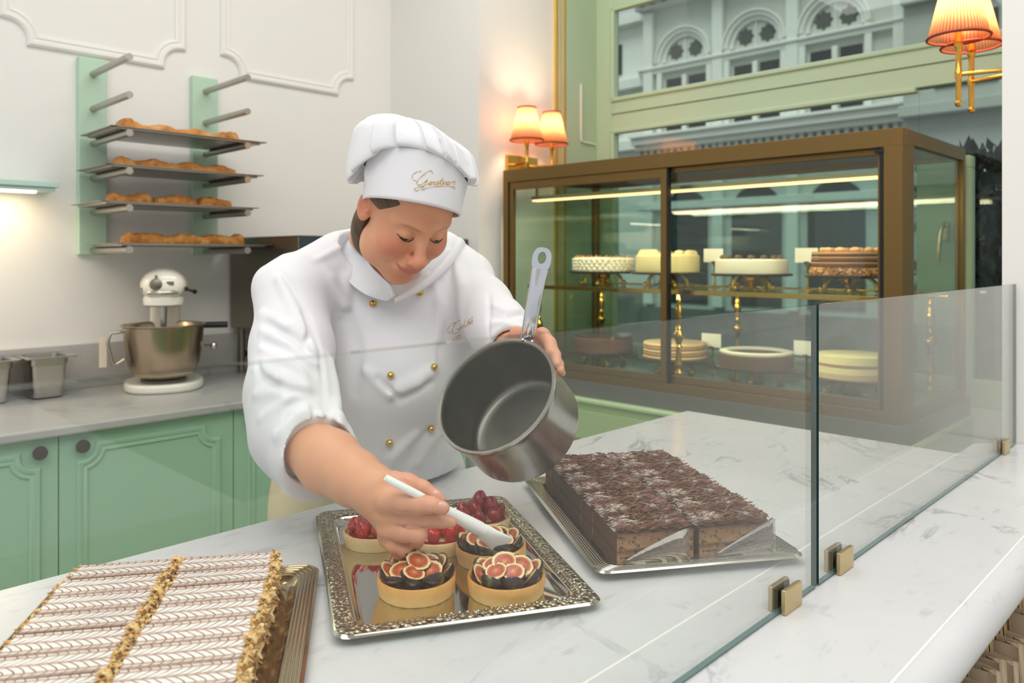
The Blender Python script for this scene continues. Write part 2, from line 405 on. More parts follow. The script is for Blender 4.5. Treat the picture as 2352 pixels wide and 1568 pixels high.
# ================================================================ worktop along the left wall
wt = thing('worktop', 'grey marble worktop along the left wall carrying the mixer', 'worktop', (.7, 2.86, .85))
MB().box((-1.2, 2.505, .852), (2.385, 3.199, .88)).build('slab', marble_grey, wt, world=True, bevel=.006)
MB().box((-1.2, 3.182, .88), (2.385, 3.199, 1.045)).build('backsplash', marble_grey, wt, world=True, bevel=.002)
knob_m = mat('dark_bronze_knob', '5c4f40', .4, .7)
panel_prof = [(-.016, 0), (-.015, .005), (-.009, .007), (-.004, .004), (.002, .009), (.010, .010), (.015, .005), (.016, 0)]
cl = ['green base cabinet door at the far left edge, under the steel pans', 'green base cabinet with a wide door, knob at its upper left, under the mixer',
      'green base cabinet half hidden behind the pastry cook', 'green base cabinet hidden mostly by the pastry cook']
for i, x0 in enumerate((.164, .699, 1.234, 1.769)):
    x1 = x0+.535
    cb = thing('base_cabinet', cl[i], 'cabinet', ((x0+x1)/2, 2.9, 0))
    MB().box((x0+.002, 2.56, .10), (x1-.002, 3.18, .85)).box((x0+.002, 2.62, 0), (x1-.002, 3.18, .1)).build('body', mint, cb, world=True)
    g = .0015
    d = MB().box((x0+g, 2.54, .11), (x1-g, 2.559, .848)).build('door', mint, cb, world=True, bevel=.0015)
    m = MB(); moulding(m, notched(x0+.062, x1-.062, .17, .800, .05), 2.54, panel_prof)
    m.build('panel_moulding', mint, d, world=True, smooth=True, sharp=50)
    kx = x1-.053 if i == 0 else x0+.059
    if i < 3: MB().lathe([(.006, 0), (.006, .012), (.018, .016), (.020, .020), (.019, .025), (0, .026)], (kx, 2.54, .81), (0, -1, 0), 24).build('knob', knob_m, d, world=True, smooth=True)
# small lit shelf at the far left
s = thing('wall_shelf', 'short pale mint wall shelf with a light beneath at the left edge', 'shelf', (.5, 3.2, 1.60))
MB().box((.2, 3.05, 1.60), (.83, 3.2, 1.612)).box((.2, 3.04, 1.612), (.84, 3.2, 1.632)).build('board', mat('pale_mint', 'bcd8cf', .4), s, world=True, bevel=.003)
MB().box((.2, 3.09, 1.594), (.78, 3.12, 1.600)).build('light_strip', mat('warm_led', 'fff0d0', .5, emit=('ffe9c4', 9)), s, world=True)
area('shelf_light', (.5, 3.1, 1.59), (.5, .04), 1.3, (1, .74, .45))
# tray rack
rk = thing('tray_rack', 'mint green wall rack of two boards with steel pegs holding baking trays', 'rack', (1.2, 3.2, 1.378))
pegz = (2.055, 1.925, 1.795, 1.665, 1.538, 1.395)
pegm = mat('satin_peg', 'b3aea6', .3, .9)
for bx0, bx1 in ((.939, 1.037), (1.364, 1.471)):
    bd = MB().box((bx0, 3.168, 1.378), (bx1, 3.2, 2.115)).build('board', mint_board, rk, world=True, bevel=.003)
    for z in pegz:
        xc = (bx0+bx1)/2; MB().tube([(xc, 3.168, z), (xc, 2.80, z)], .0125, 16).build('peg', pegm, rk, world=True, smooth=True)
ts = mat('baking_tray_steel', 'aaa59c', .3, .95)
crusts = NT('baked_pastry'); nz = crusts.noise(30, 6, .65); crusts.l(crusts.ramp(nz, [(.3, '96521e'), (.5, 'cc873c'), (.7, 'e3b068')]), crusts.b.inputs['Base Color']); crusts.set(Roughness=.55); crusts.bump(crusts.noise(60, 5, .7), .8, .006)
names = ['topmost', 'second from the top', 'third from the top', 'lowest']
for k in range(4):
    z = pegz[2+k]+.0128
    off = (0.0, -.012, -.03, .02)[k]
    t = thing('baking_tray', 'flat steel baking tray, %s on the mint green wall rack' % names[k], 'tray', (1.22+off, 2.98, z), group='baking trays on the wall rack')
    X0, X1, Y0, Y1 = -.285, .285, -.165, .165
    if k == 0:
        m = MB().box((X0+.02, Y0+.02, 0), (X1-.02, Y1-.02, .002))
        for (ax, ay, bx, by) in ((X0, Y0, X1, Y0+.02), (X0, Y1-.02, X1, Y1), (X0, Y0, X0+.02, Y1), (X1-.02, Y0, X1, Y1)):
            m.box((ax, ay, .008), (bx, by, .0098))
        m.prism([(X0+.02, Y0+.02), (X1-.02, Y0+.02), (X1-.02, Y0+.0215), (X0+.02, Y0+.0215)], (0, 0, 0), (1, 0, 0), (0, 1, 0), (0, 0, 1), .009)
        m.box((X0+.0185, Y0+.02, 0), (X0+.02, Y1-.02, .009)).box((X1-.02, Y0+.02, 0), (X1-.0185, Y1-.02, .009)).box((X0+.02, Y1-.0215, 0), (X1-.02, Y1-.02, .009))
        tb = m.build('tray_base', ts, t)
        tr_mesh = tb.data
    else: tb = link(bpy.data.objects.new('tray_base', tr_mesh)); tb.parent = t
    # pastry strip lying on it
    rr = random.Random(20+k); L = .45; nseg = 46
    cuts = (.33, .70) if k == 2 else ()
    y0 = 3.05-.0
    segs = [(0, 1)] if not cuts else [(0, .33), (.337, .70), (.707, 1)]
    for (a, b) in segs:
        lab = 'browned strudel strip on the %s wall-rack tray' % {'topmost': 'topmost', 'second from the top': 'second', 'third from the top': 'third', 'lowest': 'lowest'}[names[k]]
        if cuts: lab = {0: 'left', .337: 'middle', .707: 'right'}[a]+' piece of the cut pastry strip on the third wall-rack tray'
        p = MB(); pts = []; n = max(8, int(nseg*(b-a))); V = []; F = []; ns = 12
        for i in range(n+1):
            u = a+(b-a)*i/n; x = 1.0+L*u+off; bulge = 1+.14*math.sin(u*23+k)+rr.uniform(-.06, .06)
            if k in (0, 3): bulge *= 1+.25*math.exp(-((u-.05)/.07)**2)+.2*math.exp(-((u-.96)/.05)**2)
            e = min(1, .55+min(i, n-i)*.35)
            for j in range(ns):
                th = 2*pi*j/ns; cy = math.cos(th); cz = math.sin(th)
                cy = math.copysign(abs(cy)**.55, cy); cz = math.copysign(abs(cz)**.55, cz)
                V.append((x, 2.96+.045*cy*e, z+.0021+(.0215*bulge*(cz+1)*(e if cz > 0 else 1))+rr.uniform(0, .0012)))
        for i in range(n):
            for j in range(ns): F.append((i*ns+j, (i+1)*ns+j, (i+1)*ns+(j+1) % ns, i*ns+(j+1) % ns))
        F.append(tuple(range(ns))); F.append(tuple(n*ns+j for j in range(ns-1, -1, -1)))
        p.add(V, F)
        tag(p.build('pastry_strip', crusts.m, smooth=True, sharp=60), lab, 'pastry', 'baked pastry strips on the rack trays')
# stainless steel cabinet right of the rack
ov = thing('steel_oven', 'stainless steel oven cabinet on the worktop behind the pastry cook', 'oven', (1.95, 2.9, 1.06))
MB().box((1.53, 2.62, 1.07), (2.38, 3.18, 1.452)).build('housing', steel_dull, ov, world=True, bevel=.006)
MB().box((1.56, 2.605, 1.10), (2.36, 2.62, 1.39)).build('door', steel_dull, ov, world=True, bevel=.004)
MB().box((1.53, 2.612, 1.40), (2.38, 2.62, 1.45)).build('control_panel', mat('control_panel', '39434c', .3), ov, world=True)
for x in (1.56, 2.34):
    for y in (2.65, 3.14): MB().tube([(x, y, .8802), (x, y, 1.07)], .015, 12).build('leg', steel_dull, ov, world=True, smooth=True)
sk = thing('wall_socket', 'small grey double wall socket on the backsplash beneath the steel oven', 'socket', (1.60, 3.18, .95))
MB().box((1.57, 3.172, .92), (1.65, 3.182, .99)).build('plate', mat('socket_grey', 'a8a6a2', .4), sk, world=True, bevel=.003)
MB().lathe([(.014, 0), (.014, .002), (0, .002)], (1.592, 3.172, .955), (0, -1, 0), 16).lathe([(.014, 0), (.014, .002), (0, .002)], (1.628, 3.172, .955), (0, -1, 0), 16).build('outlet', black, sk, world=True)
# gastronorm pans
def gn_pan(x, lab):
    t = thing('steel_pan', lab, 'container', (x, 3.083, .8802), .04, group='steel food pans on the worktop')
    w, d, h, tp = .060, .065, .146, .011
    m = MB(); V = []; F = []
    def rr_(wx, dy, r, z, n=5):
        P = []
        for (sx, sy, a0) in ((1, 1, 0), (-1, 1, 90), (-1, -1, 180), (1, -1, 270)):
            for k in range(n+1):
                a = math.radians(a0+90*k/n); P.append((sx*(wx-r)+r*math.cos(a), sy*(dy-r)+r*math.sin(a), z))
        return P
    loops = [rr_(w-tp-.01, d-tp-.01, .012, .001), rr_(w-tp, d-tp, .02, .006), rr_(w-.004, d-.004, .02, h-.03), rr_(w, d, .02, h-.028), rr_(w, d, .02, h-.002), rr_(w+.022, d+.022, .02, h), rr_(w+.022, d+.022, .02, h-.004),
             ]
    inner = [rr_(w-.002, d-.002, .018, h-.001), rr_(w-tp-.002, d-tp-.002, .018, .008)]
    L = loops[:5]+[loops[6], loops[5]]+inner; n = len(L[0])
    for l in L: V += l
    for i in range(len(L)-1):
        for k in range(n): F.append((i*n+k, i*n+(k+1) % n, (i+1)*n+(k+1) % n, (i+1)*n+k))
    F.append(tuple(range(n-1, -1, -1))); F.append(tuple((len(L)-1)*n+k for k in range(n)))
    m.add(V, F).build('pan_body', steel, t, smooth=True, sharp=45)
gn_pan(.803, 'deep steel food pan nearest the mixer on the grey worktop')
gn_pan(.634, 'deep steel food pan cut off by the left edge of the picture')
# stand mixer
mx = thing('stand_mixer', 'cream stand mixer with a large steel bowl on the grey worktop', 'mixer', (1.155, 2.965, .8802), 0)
# local frame: +f towards the viewer
a0 = 0; Mx = Matrix.Translation((1.178, 2.985, .8802)) @ Matrix.Rotation(-1.98, 4, "Z")   # local x = forward
def mxb(mb, name, m, **kw): return mb.build(name, m, mx, world=True, M=Mx, **kw)
b = MB(); P = []
for k in range(40):
    t = 2*pi*k/40; P.append((.165*math.copysign(abs(math.cos(t))**.8, math.cos(t)), .138*math.copysign(abs(math.sin(t))**.8, math.sin(t))))
b.prism(P, (0, 0, 0), (1, 0, 0), (0, 1, 0), (0, 0, 1), .032); mxb(b, 'base', cream_enamel, bevel=.011, smooth=True, seg=4)
b = MB()
b.add(*(lambda L: ([p for l in L for p in l], [(i*16+k, i*16+(k+1) % 16, (i+1)*16+(k+1) % 16, (i+1)*16+k) for i in range(len(L)-1) for k in range(16)]+[tuple(range(15, -1, -1)), tuple((len(L)-1)*16+k for k in range(16))]))(
    [[(-.115+xo+rx*math.copysign(abs(math.cos(2*pi*k/16))**.6, math.cos(2*pi*k/16)), ry*math.copysign(abs(math.sin(2*pi*k/16))**.6, math.sin(2*pi*k/16)), z) for k in range(16)]
     for z, rx, ry, xo in ((.02, .05, .075, 0), (.08, .045, .062, 0), (.20, .045, .056, 0), (.30, .05, .055, .01), (.33, .055, .055, .02))]))
mxb(b, 'column', cream_enamel, smooth=True)
V = []; F = []; nn = 28; hl = [(-.17, .0, .0, .0), (-.165, .035, .03, 0), (-.15, .055, .045, 0), (-.10, .072, .058, 0), (-.03, .080, .064, 0), (.05, .082, .066, 0), (.105, .077, .062, -.001), (.135, .066, .052, -.003), (.15, .048, .036, -.005), (.157, .02, .015, -.006), (.158, 0, 0, -.006)]
for (x, ry, rz, dz) in hl:
    for k in range(nn):
        t = 2*pi*k/nn; cz = math.sin(t); V.append((x, ry*math.cos(t), .385+dz+rz*(cz if cz > 0 else cz*.95)))
for i in range(len(hl)-1):
    for k in range(nn): F.append((i*nn+k, i*nn+(k+1) % nn, (i+1)*nn+(k+1) % nn, (i+1)*nn+k))
mxb(MB().add(V, F), 'motor_head', cream_enamel, smooth=True, sharp=0)
mxb(MB().lathe([(.060, 0), (.068, .006), (.070, .030), (.064, .040)], (.080, 0, .310), (0, 0, 1), 28), 'head_collar', cream_enamel, smooth=True)
mxb(MB().lathe([(.021, 0), (.021, .008), (.016, .011), (0, .012)], (.150, -.022, .392), (1, -.2, 0), 24).box((.150, -.026, .405), (.160, -.018, .425)).box((.148, .012, .388), (.156, .036, .402)), 'hub_cover', steel_dull, smooth=True)
bd = MB()
bd.tube([(.139, -.045, .362), (.152, -.03, .362), (.158, 0, .362), (.152, .03, .362), (.139, .045, .362)], .009, 8, flat=1.0)
for sgn in (1, -1): bd.tube([(x, sgn*(ry+.001), .372) for x, ry in ((-.12, .066), (-.03, .080), (.05, .082), (.105, .077), (.13, .068))], .008, 8, flat=.25, up=(0, 1, 0))
mxb(bd, 'trim_band', steel, smooth=True)
mxb(MB().tube([(.0, .083, .365), (.0, .10, .36)], .005, 8).ball((.0, .106, .358), .009, 10), 'speed_lever', black, smooth=True)
mxb(MB().tube([(.085, 0, .31), (.085, 0, .21)], [.012, .009], 12), 'beater_shaft', steel, smooth=True)
bw = MB().lathe([(.0, .046), (.05, .046), (.085, .050), (.108, .066), (.122, .10), (.131, .16), (.139, .235), (.146, .24), (.146, .243), (.137, .243), (.131, .235), (.126, .16), (.117, .102), (.103, .073), (0, .054)], (.055, 0, 0), (0, 0, 1), 48)
bowl = mxb(bw, 'mixing_bowl', mat('bowl_steel', 'b5a48e', .25, 1), smooth=True)
mxb(MB().lathe([(.075, .033), (.080, .040), (.07, .047)], (.055, 0, 0), (0, 0, 1), 32), 'bowl_foot', steel_dull, smooth=True)
hd = MB().tube([(.06, -.135, .22), (.07, -.175, .215), (.07, -.185, .18), (.075, -.165, .10), (.07, -.13, .12)], .006, 10)
hd.build('bowl_handle', steel, mx, world=True, M=Mx, smooth=True)
mxb(MB().tube([(-.06, .135, .225), (-.05, .225, .225)], .012, 12), 'lift_handle', black, smooth=True)
mxb(MB().tube([(-.02, .14, .15), (-.01, .165, .15)], .006, 8).ball((0, .172, .15), .014, 12), 'clamp_knob', chrome, smooth=True)
mxb(MB().box((.03, -.215, .09), (.036, -.19, .20)), 'cloth_tag', mat('cream_cloth', 'dcd0bb', .8), smooth=False)
# ================================================================ display case
XS, XB, YL, YR, ZB, ZT = 2.5, 3.17, 2.508, .8035, .86, 1.762
bc = thing('case_cabinet', 'mint green low cabinet carrying the brass-framed cake display case', 'cabinet', (2.85, 1.65, 0))
MB().box((2.47, .79, .06), (3.2, 2.52, .78)).box((2.55, .82, 0), (3.2, 2.5, .06)).build('body', mat('mint_cabinet', 'a8c08c', .4), bc, world=True, bevel=.004)
MB().box((2.45, .785, .78), (3.21, 2.53, .797)).build('top_ledge', mat('mint_ledge', 'b9d3a4', .35), bc, world=True, bevel=.005)
for y0, y1 in ((.82, 1.63), (1.66, 2.49)):
    d = MB().box((2.455, y0, .10), (2.47, y1, .75)).build('door', mat('mint_cabinet_door', 'a8c08c', .4), bc, world=True, bevel=.002)
    MB().box((2.449, y0+.1, .63), (2.455, y1-.1, .637)).build('brass_strip', brass_satin, d, world=True)  # thin brass strip across the door
dc = thing('display_case', 'large bronze-framed glass display case full of cakes before the window', 'display case', (2.83, 1.65, .797))
MB().box((2.49, .79, .7975), (3.18, 2.52, ZB)).build('plinth', mat('grey_plinth', '5f605b', .4), dc, world=True, bevel=.002)
f = MB(); e = .055
f.box((XS, YR, ZT-.055), (XS+.04, YL, ZT)).box((XS, YR, ZB), (XS+.04, YL, ZB+.035))
f.box((XS, YR, ZB+.035), (XS+.04, YR+e, ZT-.055)).box((XS, YL-.03, ZB+.035), (XS+.04, YL, ZT-.055))
f.box((XS+.04, YR, ZT-.045), (XB, YR+.028, ZT)).box((XS+.04, YR, ZB), (XB, YR+.028, ZB+.03))
f.box((XS+.04, YR, ZB+.03), (XS+.105, YR+.028, ZT-.045)).box((XB-.028, YR, ZB+.03), (XB, YR+.028, ZT-.045))
f.box((XB-.028, YL-.03, ZB+.03), (XB, YL, ZT-.045)).box((XB-.028, YR+.028, ZT-.045), (XB, YL, ZT)).box((XB-.028, YR+.028, ZB), (XB, YL, ZB+.03))
f.box((XS+.04, YL-.028, ZT-.045), (XB-.028, YL, ZT)).box((XS+.04, YL-.028, ZB), (XB-.028, YL, ZB+.03))
f.build('frame', bronze, dc, world=True, bevel=.0012)
MB().box((XS+.04, YR+.028, ZT-.03), (XB-.028, YL-.028, ZT-.012)).build('roof_panel', bronze, dc, world=True)
MB().box((XS+.04, YR+.028, ZB), (XB-.028, YL-.028, ZB+.018)).build('floor_panel', mat('case_floor', '4c6460', .12), dc, world=True)
# sliding doors
def door(y0, y1, x, w0, w1, top=.035):
    g = MB()
    g.box((x, y0, ZB+.036), (x+.018, y0+w0, ZT-.056)).box((x, y1-w1, ZB+.036), (x+.018, y1, ZT-.056))
    g.box((x, y0+w0, ZT-.056-top), (x+.018, y1-w1, ZT-.056)).box((x, y0+w0, ZB+.036), (x+.018, y1-w1, ZB+.062))
    d = g.build('sliding_door', bronze, dc, world=True, bevel=.001)
    MB().box((x+.007, y0+w0, ZB+.062), (x+.012, y1-w1, ZT-.056-top)).build('door_pane', clear, d, world=True)
    return d
door(1.640, 2.47, XS+.006, .028, .02); d2 = door(.872, 1.675, XS+.026, .012, .02, .018)
MB().box((XS+.004, .861, ZB+.04), (XS+.024, .871, ZT-.056)).build('gap_strip', black, d2, world=True)  # black strip put in for the dark gap beside the door
MB().box((XS+.002, 1.632, ZB+.036), (XS+.024, 1.639, ZT-.056)).build('gap_strip', black, d2, world=True)
MB().box((XS-.002, .857, ZT-.072), (XS+.02, .885, ZT-.06)).build('door_stop', black, d2, world=True)
MB().box((XS+.105, YR+.010, ZB+.03), (XB-.028, YR+.016, ZT-.045)).build('side_pane', clear, dc, world=True)
MB().box((XS+.04, YL-.016, ZB+.03), (XB-.028, YL-.010, ZT-.045)).build('side_pane', clear, dc, world=True)
MB().box((XB-.016, YR+.028, ZB+.03), (XB-.010, YL-.03, ZT-.045)).build('back_pane', clear, dc, world=True)
led = mat('warm_led_bar', 'fff0d0', .5, emit=('ffc987', 2.0))
ledo = MB().box((2.60, .86, 1.622), (2.635, 2.42, 1.630)).build('led_bar', led, dc, world=True)
MB().box((2.595, .86, 1.630), (2.64, 2.42, 1.645)).box((2.61, .87, 1.645), (2.62, .88, 1.733)).box((2.61, 2.40, 1.645), (2.62, 2.41, 1.733)).build('led_housing', brass_satin, ledo, world=True)
for yy in (1.05, 1.45): MB().box((2.72, yy, 1.7315), (2.735, yy+.02, 1.7325)).build('spotlight', led, dc, world=True)
area('case_light', (2.60, 1.64, 1.615), (.05, 1.5), 6.5, (1, .80, .52), (0, -.45, 0))
area('case_light', (2.605, 1.64, 1.218), (.022, 1.5), 3.6, (1, .82, .58), (0, -.7, 0))  # unseen fill light added under the shelf to brighten the lower stands
# shelf
ZS = 1.232
MB().box((2.60, .845, ZS), (3.11, 2.44, ZS+.008)).build('glass_shelf', glass_mat('shelf_glass', 'dcebe4', 1.0), dc, world=True)
MB().box((2.592, .845, ZS-.006), (2.600, 2.44, ZS+.012)).box((3.11, .845, ZS-.006), (3.118, 2.44, ZS+.012)).build('shelf_rail', brass, dc, world=True, bevel=.001)
def baluster():
    pr = [(.022, 0), (.022, .01), (.014, .018), (.012, .03), (.018, .042), (.010, .054), (.010, .065), (.016, .075), (.012, .09), (.010, .12), (.009, .135), (.014, .14), (.009, .147), (.012, .158), (.021, .175), (.019, .19), (.009, .203), (.014, .209), (.009, .216), (.009, .23), (.013, .245), (.015, .265), (.012, .285), (.008, .31), (.010, .318), (.007, .325), (.009, .335), (.0, .339)]
    h = ZS-.006-(ZB+.018); return [(r, z*h/.339) for r, z in pr]
for x in (2.62, 3.085):
    for y in (.895, 1.66, 2.40):
        MB().lathe(baluster(), (x, y, ZB+.018), (0, 0, 1), 20).build('shelf_column', brass, dc, world=True, smooth=True)
# ---- cake stands and cakes
pl_m = mat('dark_platter', '2e211a', .35)
def make_stand(label, M):
    t = thing('cake_stand', label, 'cake stand', M=M, group='scrolled brass cake stands in the display case')
    MB().lathe([(.0, 0), (.03, 0), (.032, .006), (.016, .014), (.012, .022), (.022, .032), (.034, .04), (.03, .048), (.05, .0555)], n=24).build('stem', brass_glint, t, smooth=True)
    for k in range(4):
        a = 2*pi*k/4+.4; P = []
        for i in range(17):
            u = i/16; th = u*3.6; r = .052+.034*u+.018*math.sin(th); z = .048-.042*u+.012*math.cos(th)-.002
            P.append((r*math.cos(a), r*math.sin(a), max(.0095, z)))
        MB().tube(P, [.0045+.004*math.sin(pi*i/16) for i in range(17)], 8).ball((.098*math.cos(a), .098*math.sin(a), .0125), .0122, 10).build('scroll_foot', brass_glint, t, smooth=True)
    MB().lathe([(.0, .0555), (.150, .0555), (.156, .059), (.156, .063), (.150, .0655), (0, .0655)], n=48).build('plate', pl_m, t, smooth=True, sharp=40)
    return t
cream = mat('white_cream', 'f5ecd8', .55, bump=(50, .3, .004), sss=.1)
yellow_cream = mat('yellow_cream', 'f6e3a8', .5, bump=(40, .2, .004))
cocoa = mat('chocolate_layer', '5d3a26', .6, bump=(90, .5, .004))
cara = mat('caramel_cream', 'b07c50', .55, bump=(60, .3, .003))
nut = NT('chopped_nuts'); vo = nut.n('TexVoronoi'); nut.l(nut.coord(), vo.inputs['Vector']); vo.inputs['Scale'].default_value = 130
nut.l(nut.ramp(vo.outputs['Color'], [(.2, '6e3d1c'), (.5, 'a96c34'), (.8, 'd9a868')]), nut.b.inputs['Base Color']); nut.bump(vo.outputs['Distance'], .8, .004)
def ridged(n, a): return lambda t, i: 1+a*math.cos(n*t)
def cake(kind, label, M, r=.135):
    t = thing('cake', label, 'cake', M=M, group=None)
    if kind == 'pecan':
        MB().lathe([(0, 0), (r, 0), (r*1.01, .055), (r*.97, .063), (0, .063)], n=72, wob=lambda t, i: 1+.018*math.sin(22*t+i*2.2)*(i in (1, 2))).build('body', cream, t, smooth=True)
        blobs = MB()
        for ring in range(4):
            for k in range(34):
                a = 2*pi*(k+.5*(ring % 2))/34; blobs.ball((r*1.005*math.cos(a), r*1.005*math.sin(a), .008+ring*.0145), .0088, 8)
        o = blobs.build('cream_rosette', cream, t, smooth=True); o['kind'] = 'stuff'
        for k in range(16):
            a = 2*pi*k/16; MB().ball((r*.86*math.cos(a), r*.86*math.sin(a), .066), .011, 8, (1.3, .8, .6), Matrix.Rotation(a, 3, 'Z')).build('nut', nut.m, t, smooth=True)
    elif kind == 'yellow':
        MB().lathe([(0, 0), (r*.98, 0), (r, .006), (r, .068), (r*.94, .076), (r*.8, .078), (0, .078)], n=64).build('body', yellow_cream, t, smooth=True)
        for k in range(12):
            a = 2*pi*k/12; MB().ball((r*.78*math.cos(a), r*.78*math.sin(a), .080), .022, 10, (1, 1, .62)).build('cream_dollop', yellow_cream, t, smooth=True)
    elif kind == 'white':
        MB().lathe([(0, 0), (r*1.02, 0), (r*1.03, .004), (r*1.02, .05), (r*.98, .056), (0, .056)], n=64, wob=ridged(9, .004)).build('body', cream, t, smooth=True)
        for k in range(14):
            a = 2*pi*k/14; MB().ball((r*.82*math.cos(a), r*.82*math.sin(a), .063), .0125, 10, (1, 1, .8)).build('chocolate_praline', mat_praline, t, smooth=True)
    elif kind == 'stripe':
        b = MB()
        MB().lathe([(0, 0), (r*1.03, 0), (r*1.04, .012), (r*1.0, .028), (0, .028)], n=72, wob=lambda t, i: 1+.008*math.sin(31*t+i)).build('nut_border', nut.m, t, smooth=True)
        for k in range(5):
            z = .028+k*.0095; MB().lathe([(0, z), (r*(1-.006*k), z), (r*(1.0-.006*k), z+.0085), (0, z+.0085)], n=64).build('sponge_layer', cocoa if k % 2 == 0 else cara, t, smooth=True, bevel=.002)
        MB().lathe([(0, .0755), (r*.97, .0755), (r*.96, .083), (0, .084)], n=64).build('icing', mat_orange, t, smooth=True)
        for k in range(12):
            a = 2*pi*k/12; MB().ball((r*.7*math.cos(a), r*.7*math.sin(a), .090), .017, 10, (1.1, .7, .55), Matrix.Rotation(a+1.57, 3, 'Z')).build('biscuit', mat_biscuit, t, smooth=True)
    elif kind == 'choc':
        MB().lathe([(0, 0), (r, 0), (r, .058), (r*.97, .062), (0, .062)], n=64).build('body', cocoa, t, smooth=True)
        MB().lathe([(0, .0622), (r*.98, .0622), (r*.97, .069), (0, .069)], n=48).build('glaze', mat('dark_glaze', '3a2219', .15), t, smooth=True)
    elif kind == 'layers':
        for k in range(5):
            z = k*.013; MB().lathe([(0, z), (r*.97, z), (r*1.0, z+.006), (r*.97, z+.0128), (0, z+.0128)], n=64).build('sponge_layer', cara if k % 2 else mat_biscuit, t, smooth=True)
    elif kind == 'rim':
        MB().lathe([(0, 0), (r*1.05, 0), (r*1.05, .045), (r*1.0, .05), (0, .05)], n=64).build('body', cocoa, t, smooth=True)
        MB().lathe([(r*.8, .0502), (r*1.02, .0502), (r*1.03, .058), (r*.9, .062), (r*.8, .056)], n=64, close=True, wob=ridged(24, .012)).build('sugar_rim', cream, t, smooth=True)
    elif kind == 'cream':
        for k, (z, m) in enumerate(((0, mat_biscuit), (.018, yellow_cream), (.04, mat_pink), (.05, yellow_cream))):
            hgt = (.018, .022, .010, .030)[k]; MB().lathe([(0, z), (r*(1.03, 1.0, .93, .96)[k], z), (r*(1.03, 1.0, .93, .96)[k], z+hgt*.9), (0, z+hgt*.98)], n=64, wob=ridged(28, .008)).build('cream_layer' if k in (1, 3) else 'sponge_layer', m, t, smooth=True)
    return t
mat_praline = mat('praline', '6b5a44', .35); mat_orange = mat('orange_icing', 'c98d4f', .5, bump=(70, .4, .003)); mat_biscuit = mat('sponge_biscuit', 'e0b98a', .7, bump=(80, .4, .003)); mat_pink = mat('pink_filling', 'b98576', .6)
T = Matrix.Translation
first = None
Zu, Zl = ZS+.0082, ZB+.0182
sl = [(2.86, 2.215, Zu, 'under the cake studded with nuts', 'pecan', 'round cream cake studded with nuts, leftmost on the upper shelf'),
      (2.86, 1.868, Zu, 'under the pale yellow cake', 'yellow', 'pale yellow cream cake with dollops on the upper shelf'),
      (2.86, 1.480, Zu, 'under the smooth white cake', 'white', 'smooth white cream cake topped with pralines on the upper shelf'),
      (2.86, 1.095, Zu, 'under the striped chocolate cake', 'stripe', 'striped chocolate and caramel cake with nut border on the upper shelf'),
      (2.86, 2.215, Zl, 'under the plain chocolate cake', 'choc', 'plain chocolate cake, leftmost on the bottom of the case'),
      (2.86, 1.83, Zl, 'under the tan layered cake', 'layers', 'tan layered sponge cake on the bottom of the case'),
      (2.86, 1.46, Zl, 'under the white-rimmed dark cake', 'rim', 'low dark cake with white sugar rim on the bottom of the case'),
      (2.86, 1.085, Zl, 'under the cream layer cake', 'cream', 'tall cream layer cake at the right on the bottom of the case')]
for i, (x, y, z, sn, k, lab) in enumerate(sl):
    M = T((x, y, z)) @ Matrix.Rotation(i*.5, 4, 'Z')
    lb = 'scrolled brass cake stand with dark plate, '+sn
    if first is None: first = make_stand(lb, M)
    else: dup(first, M, lb)
    cake(k, lab, T((x, y, z+.0657)))
cards = [(2.98, 2.04, Zu, .12, 'upper shelf between the nut and yellow cakes'), (2.98, 1.71, Zu, .12, 'upper shelf between the yellow and white cakes'), (2.98, 1.305, Zu, .12, 'upper shelf between the white and striped cakes'),
         (2.98, 1.72, Zl, .10, 'case bottom between the layered and white-rimmed cakes'), (2.98, 1.31, Zl, .10, 'case bottom between the white-rimmed and cream cakes')]
c0 = None; wc = mat('white_card', 'f7f3e6', .6)
for (x, y, z, h, w_) in cards:
    lb = 'blank white card on brass holder, '+w_
    if c0 is None:
        c0 = thing('card_holder', lb, 'card holder', (x, y, z), group='white card holders in the display case')
        MB().lathe([(.02, 0), (.02, .003), (.005, .01), (.004, .09), (.009, .1), (.018, .112), (.0, .115)], n=16).build('stand', brass, c0, smooth=True)
        MB().box((-.012, -.046, .108), (-.010, .046, .165)).build('card', wc, c0)
    else: dup(c0, T((x, y, z)), lb)
